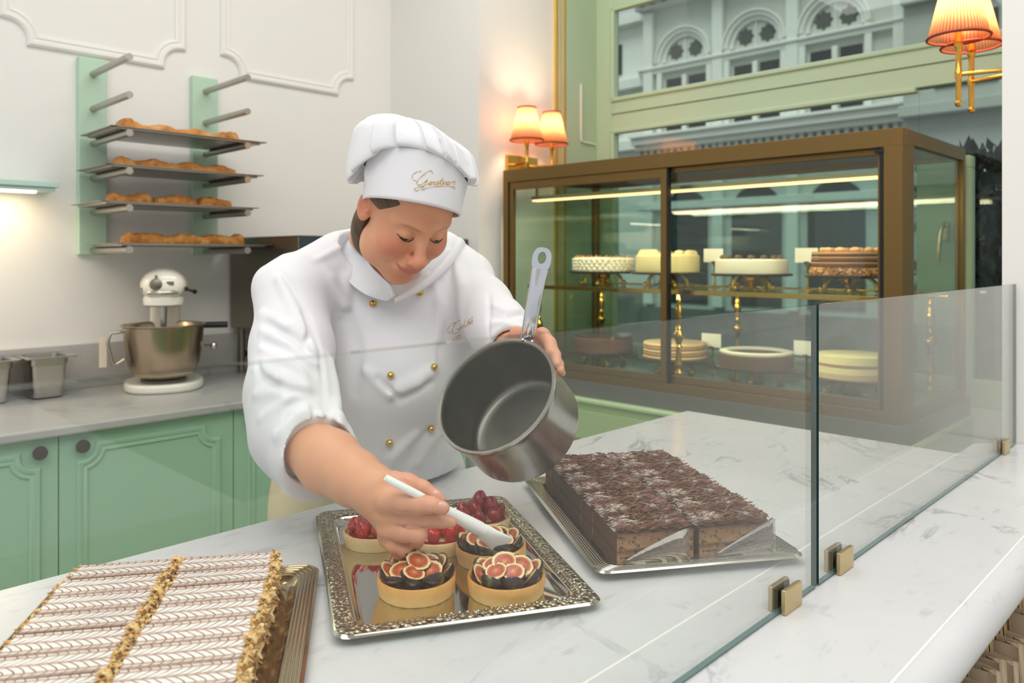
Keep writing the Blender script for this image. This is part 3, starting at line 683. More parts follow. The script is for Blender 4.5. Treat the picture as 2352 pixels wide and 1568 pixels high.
# ================================================================ wall sconces
shade = NT('pleated_shade'); v = shade.xyz(shade.coord())
ang = shade.math('ARCTAN2', v[1], v[0]); pl = shade.math('SINE', shade.math('MULTIPLY', ang, 52))
colr = shade.mix(shade.rng(pl, -1, 1), 'efb58c', 'fff0dc'); shade.l(colr, shade.b.inputs['Base Color'])
shade.t.nodes.remove(shade.b)
df = shade.n('BsdfDiffuse'); tl = shade.n('BsdfTranslucent'); ms = shade.n('MixShader'); ms.inputs[0].default_value = .8
shade.l(colr, df.inputs[0]); shade.l(colr, tl.inputs[0]); shade.l(df.outputs[0], ms.inputs[1]); shade.l(tl.outputs[0], ms.inputs[2]); shade.l(ms.outputs[0], shade.out.inputs[0])
red_trim = mat('red_braid', '7e2a1a', .7)
bulbm = mat('lit_bulb', 'fff0d8', .4, emit=('ffc98a', 14))
def sconce(label, c, n, plate, up=.0, heads=((-.09,), (.09,)), arm=.10, side=None, power=4.5):
    """c wall point, n outward unit normal (x,y), side = direction along the wall"""
    t = thing('wall_sconce', label, 'wall lamp', c); c = np.array(c, float); n = np.array((*n, 0.)); s = np.array((*side, 0.))
    z = np.array((0, 0, 1.))
    def pt(a, b, h): return c+a*s+b*n+h*z
    if plate:
        m = MB(); m.prism([(-.105, -.045), (.105, -.045), (.105, .045), (-.105, .045)], pt(0, 0, 0), s, z, n, .016); m.build('back_plate', brass, t, world=True, bevel=.004)
    else:
        MB().lathe([(.045, 0), (.045, .008), (.03, .016), (0, .018)], pt(0, 0, 0), n, 24).build('back_plate', brass, t, world=True, smooth=True)
    for a, b, dz in heads:
        base = pt(a, b, dz)
        MB().tube([pt(a*.55, .012, dz), pt(a, b, dz)], .0055, 10).build('arm', brass, t, world=True, smooth=True)
        st = MB().lathe([(0, -.088), (.007, -.086), (.010, -.078), (.005, -.070), (.007, -.064), (.0075, -.012), (.010, -.006), (.010, .006), (.0075, .012), (.0075, .07), (.011, .075), (.011, .09), (.0085, .095), (.0085, .12), (0, .122)], base, (0, 0, 1), 16)
        st.build('candle_stem', brass, t, world=True, smooth=True)
        ob = thing('x', None, None, tuple(base+z*.10)); hz = .148
        V = []; F = []; N = 104; prof_ = [(.0755, 0), (.0415, hz)]
        lam = MB().lathe([(.0755, 0), (.058, hz*.5), (.0405, hz), (.0395, hz), (.057, hz*.5), (.0745, 0)], n=N, close=True, wob=lambda tt, i: 1+.012*math.sin(52*tt))
        bpy.data.objects.remove(ob)
        so = lam.build('lamp_shade', shade.m, t); so.location = Vector(base+z*.10)-Vector(c); WM[so.name] = T(base+z*.10); so.modifiers.clear()
        so.data.shade_smooth()
        MB().tube([(.0765*math.cos(q*pi/24), .0765*math.sin(q*pi/24), 0) for q in range(48)], .0036, 8, closed=True).build('trim_ring', red_trim, so, smooth=True)
        MB().tube([(.0415*math.cos(q*pi/24), .0415*math.sin(q*pi/24), hz) for q in range(48)], .003, 8, closed=True).build('trim_ring', red_trim, so, smooth=True)
        MB().ball(base+z*.158, .017, 14, (1, 1, 1.5)).build('bulb', bulbm, t, world=True, smooth=True)
        point('sconce_bulb', tuple(base+z*.185), power, (1, .76, .48), .03)
    return t
sconce('twin-shade brass sconce on the white pillar left of the display case', (2.66, 2.55, 1.80), (0, -1), True, heads=((-.085, .12, .0), (.085, .12, -.0)), side=(1, 0))
sconce('twin-shade brass sconce with red-trimmed pleated shades at the top right', (2.42, .50, 1.865), (0, 1), False, heads=((-.062, .115, 0), (.062, .115, 0)), side=(1, 0))
# ================================================================ marble counter and glass screen
ct = thing('marble_counter', 'white marble serving counter with rounded front edge holding the pastry trays', 'counter', (.7, .8, 0))
ZC = .90
seam = mat('pale_seam', 'f3f1ea', .4)
MB().prism([(-1.4, .545), (2.078, .545), (2.078, 1.286), (-1.4, 1.286)], (0, 0, .868), (1, 0, 0), (0, 1, 0), (0, 0, 1), .032).build('main_slab', marble_white, ct, world=True, bevel=.002)
MB().prism([(-1.4, .3035), (2.296, .3035), (2.296, .49), (2.215, .545), (-1.4, .545)][::1], (0, 0, .868), (1, 0, 0), (0, 1, 0), (0, 0, 1), .0319).build('front_slab', marble_white, ct, world=True, bevel=.0015)
MB().box((-1.4, .5435, .8995), (2.078, .5465, .9003)).box((-1.4, .302, .8995), (2.296, .3045, .9003)).build('seam_line', seam, ct, world=True)
P = [(.3035, .8998)]
for k in range(0, 15): a = math.radians(90+k*180/14); P.append((.3035+.034*math.cos(a), .8678+.032*math.sin(a)))
P += [(.3035, .8358)]
V = [(x, y, z) for x in (-1.4, 2.296) for y, z in P]; n = len(P)
MB().add(V, [(i, (i+1) % n, n+(i+1) % n, n+i) for i in range(n)]+[tuple(range(n-1, -1, -1)), tuple(range(n, 2*n))]).build('rounded_edge', marble_white, ct, world=True, smooth=True, sharp=50)
mint_dark = mat('mint_counter_paint', '9cc1a4', .4)
cb = MB().box((-1.4, .33, .08), (1.21, 1.24, .8675)).box((1.21, .50, .08), (2.05, 1.24, .8675)).box((-1.4, .42, 0), (2.0, 1.18, .08)); body = cb.build('body', mint_dark, ct, world=True)
for i in range(4):
    x0 = -.9+i*.52; m = MB(); Pn = notched(x0+.05, x0+.47, .15, .80, .05); moulding(m, Pn, .33, panel_prof); m.build('panel_moulding', mint_dark, ct, world=True, smooth=True)
edge_m = mat('green_glass_edge', '22403c', .15)
screen_glass = glass_mat('screen_glass', 'fbfdfc', 1.25)
def pane(x0, x1, lab):
    y0, y1, z0, z1 = .466, .474, .9025, 1.302; m = MB(); m.box((x0, y0, z0), (x1, y1, z1))
    m.fm = [1, 1, 0, 1, 0, 1]
    t = m.build('glass_screen', [screen_glass, edge_m], fm=None); t.data.polygons.foreach_set('material_index', [1, 1, 0, 1, 0, 1])
    return tag(t, lab, 'glass screen', 'glass screens on the counter')
# top and long bottom edges lighter so the line reads as polished glass
edge_b = mat('teal_glass_edge', '5f8180', .15); edge_l = glass_mat('pale_glass_edge', 'd5dfdc', .8)
for (x0, x1, lab) in ((-.7, 1.093, 'long frameless glass screen across the counter in front of the pastry cook'), (1.101, 2.285, 'shorter frameless glass screen reaching the white wall at right')):
    p = pane(x0, x1, lab); p.data.materials.append(edge_l); p.data.polygons[1].material_index = 2; p.data.materials.append(edge_b); p.data.polygons[0].material_index = 3
c0 = None
for X, lab in ((1.003, 'brass clamp holding the long glass screen near its end'), (1.183, 'brass clamp at the near end of the shorter glass screen'), (2.16, 'brass clamp at the far end of the glass screen by the white wall'), (.1, 'brass clamp at the near end of the long glass screen')):
    if c0 is None:
        c0 = thing('glass_clamp', lab, 'clamp', (X, .47, ZC+.0005), group='brass clamps under the glass screens')
        m = MB().box((-.025, -.0125, 0), (.025, -.0060, .032)).build('outer_plate', brass_satin, c0, bevel=.0012)
        m = MB().box((-.025, .0060, 0), (.025, .0125, .032)).build('inner_plate', brass_satin, c0, bevel=.0012)
        MB().box((-.022, -.006, 0), (.022, .006, .0015)).build('foot_plate', brass_satin, c0)
        MB().box((-.022, -.0059, .0018), (.022, -.0042, .030)).box((-.022, .0042, .0018), (.022, .0059, .030)).build('rubber_pad', black, c0)
    else: dup(c0, T((X, .47, ZC+.0005)), lab)
# paper bags standing on a shelf in front of the counter
sh = thing('bag_shelf', 'mint green open shelf under the counter edge holding paper bags', 'shelf', (1.5, .27, .4))
MB().box((1.215, .27, .40), (2.1, .495, .415)).build('shelf_board', mint_dark, sh, world=True)
kraft = NT('kraft_paper'); wv = kraft.n('TexWave'); kraft.l(kraft.coord(), wv.inputs[0]); wv.inputs['Scale'].default_value = 60; wv.inputs['Distortion'].default_value = 1
kraft.l(kraft.mix(wv.outputs[1], 'b09a80', 'c7b195'), kraft.b.inputs['Base Color']); kraft.set(Roughness=.85); kraft.bump(kraft.noise(60, 4), .3, .003)
kh = mat('kraft_handle', 'b39468', .8, bump=(90, .6, .003))
rb = random.Random(5); proto = None; nb_ = 9
for i in range(nb_):
    x = 1.255+i*.052
    lab = 'brown paper bag under the counter edge, '+('%s in the row' % ('nearest', 'second nearest', 'third nearest', 'fourth nearest', 'fifth nearest', 'sixth nearest', 'seventh nearest', 'second farthest', 'farthest')[i])
    M = T((x+.05, .372, .4180)) @ Matrix.Rotation(-.05+rb.uniform(-.04, .04), 4, 'Z') @ Matrix.Rotation(-.16+rb.uniform(-.02, .02), 4, 'Y') @ Matrix.Diagonal((1, 1, rb.uniform(.94, 1.04), 1))
    if proto is None:
        proto = thing('paper_bag', lab, 'paper bag', M=M, group='brown paper bags under the counter edge')
        W, D, H = .085, .006, .345; V = []; F = []; nx = 12; nz = 6
        for s in (-1, 1):
            for iz in range(nz+1):
                for ix in range(nx+1):
                    u = ix/nx*2-1; zz = iz/nz; bl = (1-u*u)
                    V.append((s*(.005+.010*zz+D*bl*(.3+.3*zz))+.003*math.sin(u*5+s)*zz, u*W, zz*(H-.012*(u*u)*(s > 0))))
        n1 = (nx+1)*(nz+1)
        for s in (0, 1):
            for iz in range(nz):
                for ix in range(nx):
                    a = s*n1+iz*(nx+1)+ix; q = (a, a+1, a+nx+2, a+nx+1); F.append(q if s else q[::-1])
        for sg in (0, 1):
            k0 = len(V)
            for iz in range(nz+1): V.append((0, (-1, 1)[sg]*W*(1-.26*(.3+.7*iz/nz)), iz/nz*(H-.004)))
            ix = (0, nx)[sg]
            for iz in range(nz):
                a = iz*(nx+1)+ix; F += [(a, a+nx+1, k0+iz+1, k0+iz), (n1+a, k0+iz, k0+iz+1, n1+a+nx+1)]
        for ix in range(nx): F.append((ix, ix+1, n1+ix+1, n1+ix))
        o = MB().add(V, F).build('bag_body', kraft.m, proto, smooth=True, sharp=50); so = o.modifiers.new('t', 'SOLIDIFY'); so.thickness = .0008
        for s in (-1, 1):
            MB().tube([(s*.010, -.05, .31), (s*.011, -.049, .37), (s*.014, -.034, .42), (s*.015, 0, .435), (s*.014, .034, .42), (s*.011, .049, .37), (s*.010, .05, .31)], .0068, 8, flat=.25, up=(0, 1, 0)).build('handle', kh, proto, smooth=True)
    else: dup(proto, M, lab)
# ================================================================ trays on the counter
silver = mat('silver_tray', 'd6d3cb', .07, 1)
def rim_loop(w, d, r, z, n=6):
    P = []
    for (sx, sy, a0) in ((1, 1, 0), (-1, 1, 90), (-1, -1, 180), (1, -1, 270)):
        for k in range(n+1):
            a = math.radians(a0+90*k/n); P.append((sx*(w-r)+r*math.cos(a), sy*(d-r)+r*math.sin(a), z))
    return P
def loft(mb, L, cap0=True, cap1=True, closed=False):
    n = len(L[0]); V = [p for l in L for p in l]; F = []; m = len(L)
    for i in range(m if closed else m-1):
        j = (i+1) % m
        for k in range(n): F.append((i*n+k, i*n+(k+1) % n, j*n+(k+1) % n, j*n+k))
    if cap0 and not closed: F.append(tuple(range(n-1, -1, -1)))
    if cap1 and not closed: F.append(tuple((m-1)*n+k for k in range(n)))
    return mb.add(V, F)
emb = NT('embossed_silver'); ev = emb.n('TexVoronoi'); ev.feature = 'SMOOTH_F1'; emb.l(emb.coord(), ev.inputs['Vector']); ev.inputs['Scale'].default_value = 150; ev.inputs['Smoothness'].default_value = .3
en = emb.noise(230, 2); emb.bump(emb.math('ADD', ev.outputs['Distance'], emb.math('MULTIPLY', en, .4)), .8, .004)
emb.l(emb.mix(emb.rng(ev.outputs['Distance'], .1, .6), 'e9e2cf', 'a2977f'), emb.b.inputs['Base Color']); emb.set(Metallic=1.0, Roughness=.2)
def tray(name, label, c, rz, w, d, style):
    t = thing(name, label, 'tray', M=T((*c, ZC+.0005)) @ Matrix.Rotation(rz, 4, 'Z') @ Matrix.Diagonal((1, 1, .72 if style == 'tart' else .85, 1)))
    k = {'tart': .03, 'choc': .028, 'mf': .026}[style]
    L = [rim_loop(w-k-.012, d-k-.012, .015, 0), rim_loop(w-k-.004, d-k-.004, .02, .004), rim_loop(w-k, d-k, .022, .011), rim_loop(w-.004, d-.004, .022 if style != 'choc' else .03, .017), rim_loop(w, d, .022, .0145),
         rim_loop(w-.0015, d-.0015, .022, .0155), rim_loop(w-.005, d-.005, .022, .0192 if style == 'tart' else .0182), rim_loop(w-k-.001, d-k-.001, .022, .0135), rim_loop(w-k-.0055, d-k-.0055, .02, .006), rim_loop(w-k-.014, d-k-.014, .015, .0022)]
    n = len(L[0]); m = MB(); base_m = {'tart': silver, 'choc': mat('foil_silver', 'cfcbc0', .16, 1), 'mf': mat('brass_toned_tray', 'b9a888', .14, 1)}[style]
    loft(m, L); m.build('tray_dish', base_m, t, smooth=True, sharp=35)
    if style == 'tart':
        L2 = [rim_loop(w-.004, d-.004, .022, .0194), rim_loop(w-.010, d-.010, .022, .0215), rim_loop(w-.024, d-.024, .022, .0185), rim_loop(w-.029, d-.029, .022, .0150)]
        mm = MB(); n2 = 0
        loft(mm, L2, False, False); mm.build('embossed_rim', emb.m, t, smooth=True, sharp=0)
        # raised beads along the rim
        bd = MB(); rr = random.Random(9)
        for (x0, y0, x1, y1) in ((-w+.017, -d+.03, -w+.017, d-.03), (w-.017, -d+.03, w-.017, d-.03), (-w+.03, -d+.017, w-.03, -d+.017), (-w+.03, d-.017, w-.03, d-.017)):
            Ls = math.hypot(x1-x0, y1-y0); q = int(Ls/.0085)
            for i in range(q+1):
                u = i/q; px, py = x0+(x1-x0)*u, y0+(y1-y0)*u
                for s_ in (-1, 0, 1):
                    o = s_*.0062+rr.uniform(-.0012, .0012); ax, ay = (o, 0) if x0 == x1 else (0, o); al = rr.uniform(-.002, .002)+(s_ == 0)*.004
                    bd.ball((px+ax+(0 if x0 == x1 else al), py+ay+(al if x0 == x1 else 0), .0192-abs(s_)*.0003), .0031, 6, (1.25, .8, .62), Matrix.Rotation(rr.uniform(0, 3.1), 3, 'Z'))
        o = bd.build('embossed_beads', mat('bead_silver', 'd8d2c2', .16, 1), t, smooth=True); o['kind'] = 'stuff'
    else:
        mm = MB()
        for j in range(5):
            o = .005+j*(.0050 if style == 'choc' else .0046); z = .0184-j*.0011
            mm.tube(rim_loop(w-o, d-o, .022, z), .0014, 6, closed=True)
        mm.build('ribbed_rim', base_m, t, smooth=True)
    return t
def loc(c, rz, x, y, z): return T((*c, 0)) @ Matrix.Rotation(rz, 4, 'Z') @ T((x, y, z))
cT, rT = (.787, .932), math.radians(-28.8)          # local +y = long axis
tt = tray('serving_tray', 'silver serving tray with embossed rim holding fruit tartlets', cT, rT, .176, .243, 'tart')
# ---- tart materials
crust = NT('shortcrust'); cz = crust.xyz(crust.coord()); nz = crust.noise(60, 5, .6)
crust.l(crust.mix(crust.math('ADD', crust.rng(cz[2], 0, .032), crust.math('MULTIPLY', crust.math('SUBTRACT', nz, .5), .7), clamp=True), 'e9c580', 'cd8a3e'), crust.b.inputs['Base Color']); crust.set(Roughness=.6); crust.bump(crust.noise(170, 5, .6), .35, .0015)
pale_crust = NT('pale_shortcrust'); pz = pale_crust.noise(50, 5, .6); pale_crust.l(pale_crust.mix(pz, 'e3bd7c', 'f2deae'), pale_crust.b.inputs['Base Color']); pale_crust.set(Roughness=.6); pale_crust.bump(pale_crust.noise(150, 5, .6), .35, .0015)
berry = NT('glazed_strawberry'); sv = berry.n('TexVoronoi'); berry.l(berry.coord(), sv.inputs['Vector']); sv.inputs['Scale'].default_value = 320
seed = berry.rng(sv.outputs['Distance'], .12, .2, 1, 0); zz = berry.xyz(berry.coord())[2]
berry.l(berry.mix(berry.math('MULTIPLY', seed, .55), berry.mix(berry.noise(70, 2), 'b3101a', 'd9231f'), 'e8a640'), berry.b.inputs['Base Color'])
berry.set(Roughness=.14); berry.b.inputs['Coat Weight'].default_value = .7; berry.bump(sv.outputs['Distance'], .5, .0015)
dberry = NT('dark_glazed_strawberry'); dv = dberry.n('TexVoronoi'); dberry.l(dberry.coord(), dv.inputs['Vector']); dv.inputs['Scale'].default_value = 300
dberry.l(dberry.mix(dberry.noise(60, 2), '8c1020', 'b31a22'), dberry.b.inputs['Base Color']); dberry.set(Roughness=.16); dberry.b.inputs['Coat Weight'].default_value = .6; dberry.bump(dv.outputs['Distance'], .4, .0015)
custard = mat('custard', 'f0dca0', .35); jam = mat('fig_jam', '3a2022', .2, bump=(70, .5, .004), coat=.4)
def tart_shell(t, m, r, h, wall_=.0045):
    wb = lambda a, i: 1+.006*math.sin(3*a+1)+.004*math.sin(7*a)+.003*math.sin(19*a+i)
    MB().lathe([(0, 0), (r*.93, 0), (r*.95, .002), (r*.995, h*.6), (r, h-.001), (r-.002, h+.0005), (r-wall_, h-.001), (r-wall_-.001, h-.007), (0, h-.008)], n=72, wob=wb).build('crust', m, t, smooth=True, sharp=60)
def strawberry_mesh(half=False):
    m = MB(); pr_ = [(0, 0), (.16, .02), (.34, .10), (.56, .30), (.78, .62), (.94, .95), (1, 1.22), (.97, 1.45), (.82, 1.62), (.5, 1.72), (0, 1.70)]
    m.lathe([(r*.0112, (.86-h)*.0138) for r, h in pr_][::-1], n=22, wob=lambda a, i: 1+.06*math.sin(2*a+1)+.03*math.sin(5*a+i)); return m
def tart_straw(label, xy, mt, seed_, high=False, dense=False):
    t = thing('strawberry_tart', label, 'tart', M=loc(cT, rT, *xy, ZC+.0024) @ Matrix.Rotation(seed_, 4, 'Z'), group='strawberry tartlets on the silver tray')
    tart_shell(t, pale_crust.m, .0515, .022)
    MB().lathe([(0, .0135), (.0455, .0135), (.046, .0185), (.02, .023), (0, .024)], n=40).build('custard', custard, t, smooth=True)
    r = random.Random(int(seed_*100)); ps = []
    ps += [(.033, 2*pi*k/7+.2, .0315) for k in range(7)]+[(.014, 2*pi*k/3+.5, .041) for k in range(3)]
    if high: ps += [(.004, .4, .054), (.020, 2.2, .047), (.020, 4.3, .047)]
    for (rad, a, z) in ps:
        o = strawberry_mesh().build('strawberry', mt, t, smooth=True, sharp=0)
        x, y = rad*math.cos(a), rad*math.sin(a)
        o.matrix_basis = T((x, y, z+r.uniform(-.001, .001))) @ Matrix.Rotation(a+r.uniform(-.4, .4), 4, 'Z') @ Matrix.Rotation((.75 if rad > .025 else .3)*r.uniform(-.5, 1.2), 4, 'Y') @ Matrix.Rotation(r.uniform(-.3, .3), 4, 'X') @ Matrix.Diagonal((*[r.uniform(.98, 1.2)]*2, r.uniform(.9, 1.12), 1))
    MB().add(*(lambda q: q)(([(x*.044*math.cos(a_), x*.044*math.sin(a_), .0245-.005*x) for x in (.2, .6, 1) for a_ in [2*pi*k/24 for k in range(24)]], [(i*24+k, (i+1)*24+k, (i+1)*24+(k+1) % 24, i*24+(k+1) % 24) for i in range(2) for k in range(24)]))).build('glaze', mat('red_jelly', 'a3161a', .08, coat=.6), t, smooth=True)
    return t
# ---- figs
flesh = NT('fig_flesh'); fo = flesh.xyz(flesh.coord()); 
rr2 = flesh.math('SQRT', flesh.math('ADD', flesh.math('POWER', fo[0], 2), flesh.math('POWER', flesh.math('MULTIPLY', fo[1], 1.0), 2)))
rn = flesh.math('ADD', rr2, flesh.math('MULTIPLY', flesh.math('SUBTRACT', flesh.noise(180, 3), .5), .0035))
core = flesh.ramp(flesh.math('DIVIDE', rn, .0165), [(0, 'd69a62'), (.25, 'bf5f3f'), (.58, 'a3412f'), (.70, 'c48458'), (.77, 'ecd49c'), (.90, 'e8d59c'), (.95, '4a2a24')])
fvo = flesh.n('TexVoronoi'); flesh.l(flesh.coord(), fvo.inputs['Vector']); fvo.inputs['Scale'].default_value = 620
sd = flesh.math('MULTIPLY', flesh.rng(fvo.outputs['Distance'], .15, .3, 1, 0), flesh.rng(rr2, .009, .012, .5, 0))
flesh.l(flesh.mix(sd, core, 'f0c888'), flesh.b.inputs['Base Color']); flesh.set(Roughness=.18); flesh.b.inputs['Coat Weight'].default_value = .4; flesh.bump(fvo.outputs['Distance'], .4, .001)
skin_f = NT('fig_skin'); sf = skin_f.noise(55, 3); skin_f.l(skin_f.ramp(sf, [(.35, '251519'), (.56, '3d2426'), (.68, '5f6a2a')]), skin_f.b.inputs['Base Color']); skin_f.set(Roughness=.25); skin_f.b.inputs['Coat Weight'].default_value = .4
def fig_half():
    """half a fig cut lengthways: cut face up at z=0, pointed to -y"""
    n = 28; V = [(0, 0, 0.0006)]; F = []; out = []
    for k in range(n):
        a = 2*pi*k/n; r = .0165*(1-.05*math.cos(2*a)); x = r*math.cos(a)*.92; y = r*math.sin(a); 
        if y < 0: x *= 1+y/.0165*.28; y *= 1.15
        out.append((x, y))
    m = MB(); m.m = 0
    V = [(0, 0, .0004)]+[(x*.6, y*.6, .0004) for x, y in out]+[(x*.985, y*.985, .0002) for x, y in out]
    F = [(0, 1+k, 1+(k+1) % n) for k in range(n)]+[(1+k, 1+n+k, 1+n+(k+1) % n, 1+(k+1) % n) for k in range(n)]
    m.add(V, F); m.m = 1; V = []; F = []
    for j in range(7):
        s = math.cos(j/6*pi/2*.98); z = -math.sin(j/6*pi/2)*.0115
        V += [(x*(s if j else 1), y*(s if j else 1), z) for x, y in out]
    for j in range(6):
        for k in range(n): F.append((j*n+k, (j+1)*n+k, (j+1)*n+(k+1) % n, j*n+(k+1) % n))
    F.append(tuple(6*n+k for k in range(n))); m.add(V, F); return m
fig_o = None
def tart_fig(label, xy, seed_, r=.0545):
    global fig_o
    t = thing('fig_tart', label, 'tart', M=loc(cT, rT, *xy, ZC+.0024) @ Matrix.Rotation(seed_, 4, 'Z'), group='fig tartlets on the silver tray')
    tart_shell(t, crust.m, r, .0245, .005)
    MB().lathe([(0, .016), (r-.0065, .016), (r-.0065, .020), (.02, .026), (0, .027)], n=40).build('jam_filling', jam, t, smooth=True)
    rd = random.Random(int(seed_*77)+3)
    aw = math.radians(44.4)-rT-seed_
    ps = [(.0355, 2*pi*k/8+.2, .0275, .80, 1.12, 0) for k in range(8)]+[(.0205, 2*pi*k/5+.3, .0345, .42, 1.15, 1) for k in range(5)]+[(.003, .3, .0415, .38, 1.35, 1)]
    for (rad, a, z, tilt, s, vw) in ps:
        if fig_o is None: o = fig_half().build('fig_half', [flesh.m, skin_f.m], t, smooth=True, sharp=50); fig_o = o
        else: o = link(bpy.data.objects.new('fig_half', fig_o.data)); o.parent = t
        x, y = rad*math.cos(a), rad*math.sin(a); s *= rd.uniform(.85, 1.08)
        yaw = (aw if vw else a)+rd.uniform(-.45, .45)
        R_ = Matrix.Rotation(yaw-pi/2, 4, 'Z') @ Matrix.Rotation(tilt*rd.uniform(.75, 1.15), 4, 'X') @ Matrix.Rotation(rd.uniform(-.2, .2), 4, 'Y') @ Matrix.Rotation(rd.uniform(0, 6.3), 4, 'Z')
        o.matrix_basis = T((x, y, z+rd.uniform(-.001, .002))) @ R_ @ Matrix.Scale(s, 4)
    return t
def w2l(x, y): v = (T((*cT, 0)) @ Matrix.Rotation(rT, 4, 'Z')).inverted() @ Vector((x, y, 0)); return (v.x, v.y)
tart_fig('fig tart in golden crust nearest the left front of the silver tray', w2l(.684, .857), .3)
tart_fig('fig tart with a green fig at the near right corner of the silver tray', w2l(.772, .768), 2.1)
tart_fig('fig tart under the tip of the white brush', w2l(.838, .868), 4.0)
tart_straw('bright strawberry tart at the left of the silver tray, half behind the hand', w2l(.756, 1.055), berry.m, 1.0)
tart_straw('strawberry tart between the fingers and the fig tarts', w2l(.812, .965), berry.m, 2.3, True)
tart_straw('dark strawberry tart at the back right of the silver tray', w2l(.923, .980), dberry.m, 3.3, True)
tart_straw('dark strawberry tart at the back of the tray, mostly behind the hand', w2l(.858, 1.075), dberry.m, 4.4, True)
# ---- chocolate cake slices
cC, rC = (1.163, .808), math.radians(-34)
tc_ = tray('foil_tray', 'ribbed silver foil tray holding chocolate cream slices', cC, rC, .168, .247, 'choc')
choc_top = NT('cocoa_top')
wv = choc_top.xyz(choc_top.coord()); 
def sugar(t, base_a, base_b):
    c = t.xyz(t.coord()); nn = t.noise(70, 5, .7); big = t.noise(26, 3)
    ed = t.math('ABSOLUTE', c[0]); 
    m1 = t.rng(t.math('SUBTRACT', .024, t.math('ABSOLUTE', t.math('SUBTRACT', ed, .043))), -.006, .006)
    m2 = t.rng(t.math('ABSOLUTE', c[1]), .014, .022, 1, 0)
    m = t.math('MULTIPLY', t.math('MULTIPLY', m1, m2), t.math('MULTIPLY', t.rng(nn, .40, .60), t.rng(big, .34, .52)), clamp=True)
    m = t.math('MULTIPLY', t.math('MULTIPLY', m, .72), t.rng(c[2], .049, .056))
    t.l(t.mix(m, t.mix(t.noise(90, 4), base_a, base_b), 'f3e9e0'), t.b.inputs['Base Color'])
sugar(choc_top, '43261a', '5f3a28'); choc_top.set(Roughness=.65); choc_top.bump(choc_top.noise(140, 5, .7), .7, .004)
shav = NT('chocolate_shavings'); sugar(shav, '5a3322', '875640'); shav.set(Roughness=.5)
side = NT('cream_slice_side'); sc = side.xyz(side.coord()); sn = side.noise(80, 5, .65)
zc_ = side.math('ADD', sc[2], side.math('MULTIPLY', side.math('SUBTRACT', sn, .5), .008))
side.l(side.mix(side.math('MAXIMUM', side.rng(side.noise(150, 4, .7), .52, .62), side.rng(side.math('ABSOLUTE', sc[0]), .0605, .0612, 0, .88)), side.ramp(side.math('DIVIDE', zc_, .062), [(0, '5a3a26'), (.16, 'a0764c'), (.3, 'b58a5e'), (.45, '6a4630'), (.52, 'ad8459'), (.8, '8c6444'), (.92, '4b2c1e')]), '4a2b1d'), side.b.inputs['Base Color'])
side.set(Roughness=.7); side.bump(side.noise(90, 5, .7), .6, .004)
proto = None; LW, LD, LH = .0615, .0296, .054
nsl = 7; rC2 = random.Random(11); ordn = ['nearest', 'second', 'third', 'fourth', 'fifth', 'sixth', 'farthest']
def shard(r, mb, c, L, w):
    yaw = r.uniform(-.7, .7)+(pi if r.random() < .5 else 0); R = Euler((r.uniform(-.35, .35), r.uniform(-.35, .35), yaw)).to_matrix(); cu = r.uniform(-.25, .5); th = r.uniform(.0006, .0012)
    P = []
    for i in range(4):
        u = i/3-.5; P.append((u*L, 0, cu*L*(.25-u*u)))
    V = []; F = []
    for i, p in enumerate(P):
        ww = w*(.5 if i in (0, 3) else 1); V += [(p[0], -ww/2, p[2]), (p[0], ww/2, p[2]+ww*.25), (p[0], ww/2, p[2]+th+ww*.25), (p[0], -ww/2, p[2]+th)]
    for i in range(3):
        for k in range(4): F.append((i*4+k, i*4+(k+1) % 4, (i+1)*4+(k+1) % 4, (i+1)*4+k))
    F += [(3, 2, 1, 0), (12, 13, 14, 15)]
    mb.add([Vector(c)+R @ Vector(v) for v in V], F)
protos = []
for v in range(2):
    t = thing('chocolate_slice', 'p', 'cake slice', M=T((0, 0, 0)), group='chocolate cream slices on the foil tray')
    r = random.Random(40+v); m = MB(); V = []; F = []; nx, ny = 14, 8
    zs = (0, .004, .02, .04, .052, LH)
    ring = []
    for k in range(nx): ring.append((-LW+2*LW*k/nx, -LD))
    for k in range(ny): ring.append((LW, -LD+2*LD*k/ny))
    for k in range(nx): ring.append((LW-2*LW*k/nx, LD))
    for k in range(ny): ring.append((-LW, LD-2*LD*k/ny))
    n = len(ring); m.m = 1
    for z in zs:
        for (x, y) in ring: V.append((x*(1+r.uniform(-.006, .006)), y*(1+r.uniform(-.012, .004)), z))
    for i in range(len(zs)-1):
        for k in range(n): F.append((i*n+k, i*n+(k+1) % n, (i+1)*n+(k+1) % n, (i+1)*n+k))
    F.append(tuple(range(n-1, -1, -1))); m.add(V, F); m.m = 0
    tv = []; tf = []
    for j in range(ny+1):
        for i in range(nx+1):
            e = (i in (0, nx) or j in (0, ny)); tv.append((-LW+2*LW*i/nx, -LD+2*LD*j/ny, LH if e else LH+.0025+r.uniform(-.001, .002)))
    for j in range(ny):
        for i in range(nx): a = j*(nx+1)+i; tf.append((a, a+1, a+nx+2, a+nx+1))
    m.add(tv, tf); m.build('cake_body', [choc_top.m, side.m], t, smooth=True, sharp=40)
    s_ = MB()
    for i in range(520): shard(r, s_, (r.uniform(-LW*.97, LW*.97), r.uniform(-LD, LD), LH+.003+r.uniform(0, .0055)), r.uniform(.005, .017), r.uniform(.0015, .0035))
    for i in range(14): shard(r, s_, (r.uniform(-LW*.9, LW*.9), r.uniform(-LD, LD), LH+.009), r.uniform(.016, .026), r.uniform(.002, .004))
    o = s_.build('chocolate_shavings', shav.m, t); o['kind'] = 'stuff'; protos.append(t)
used = [False, False]
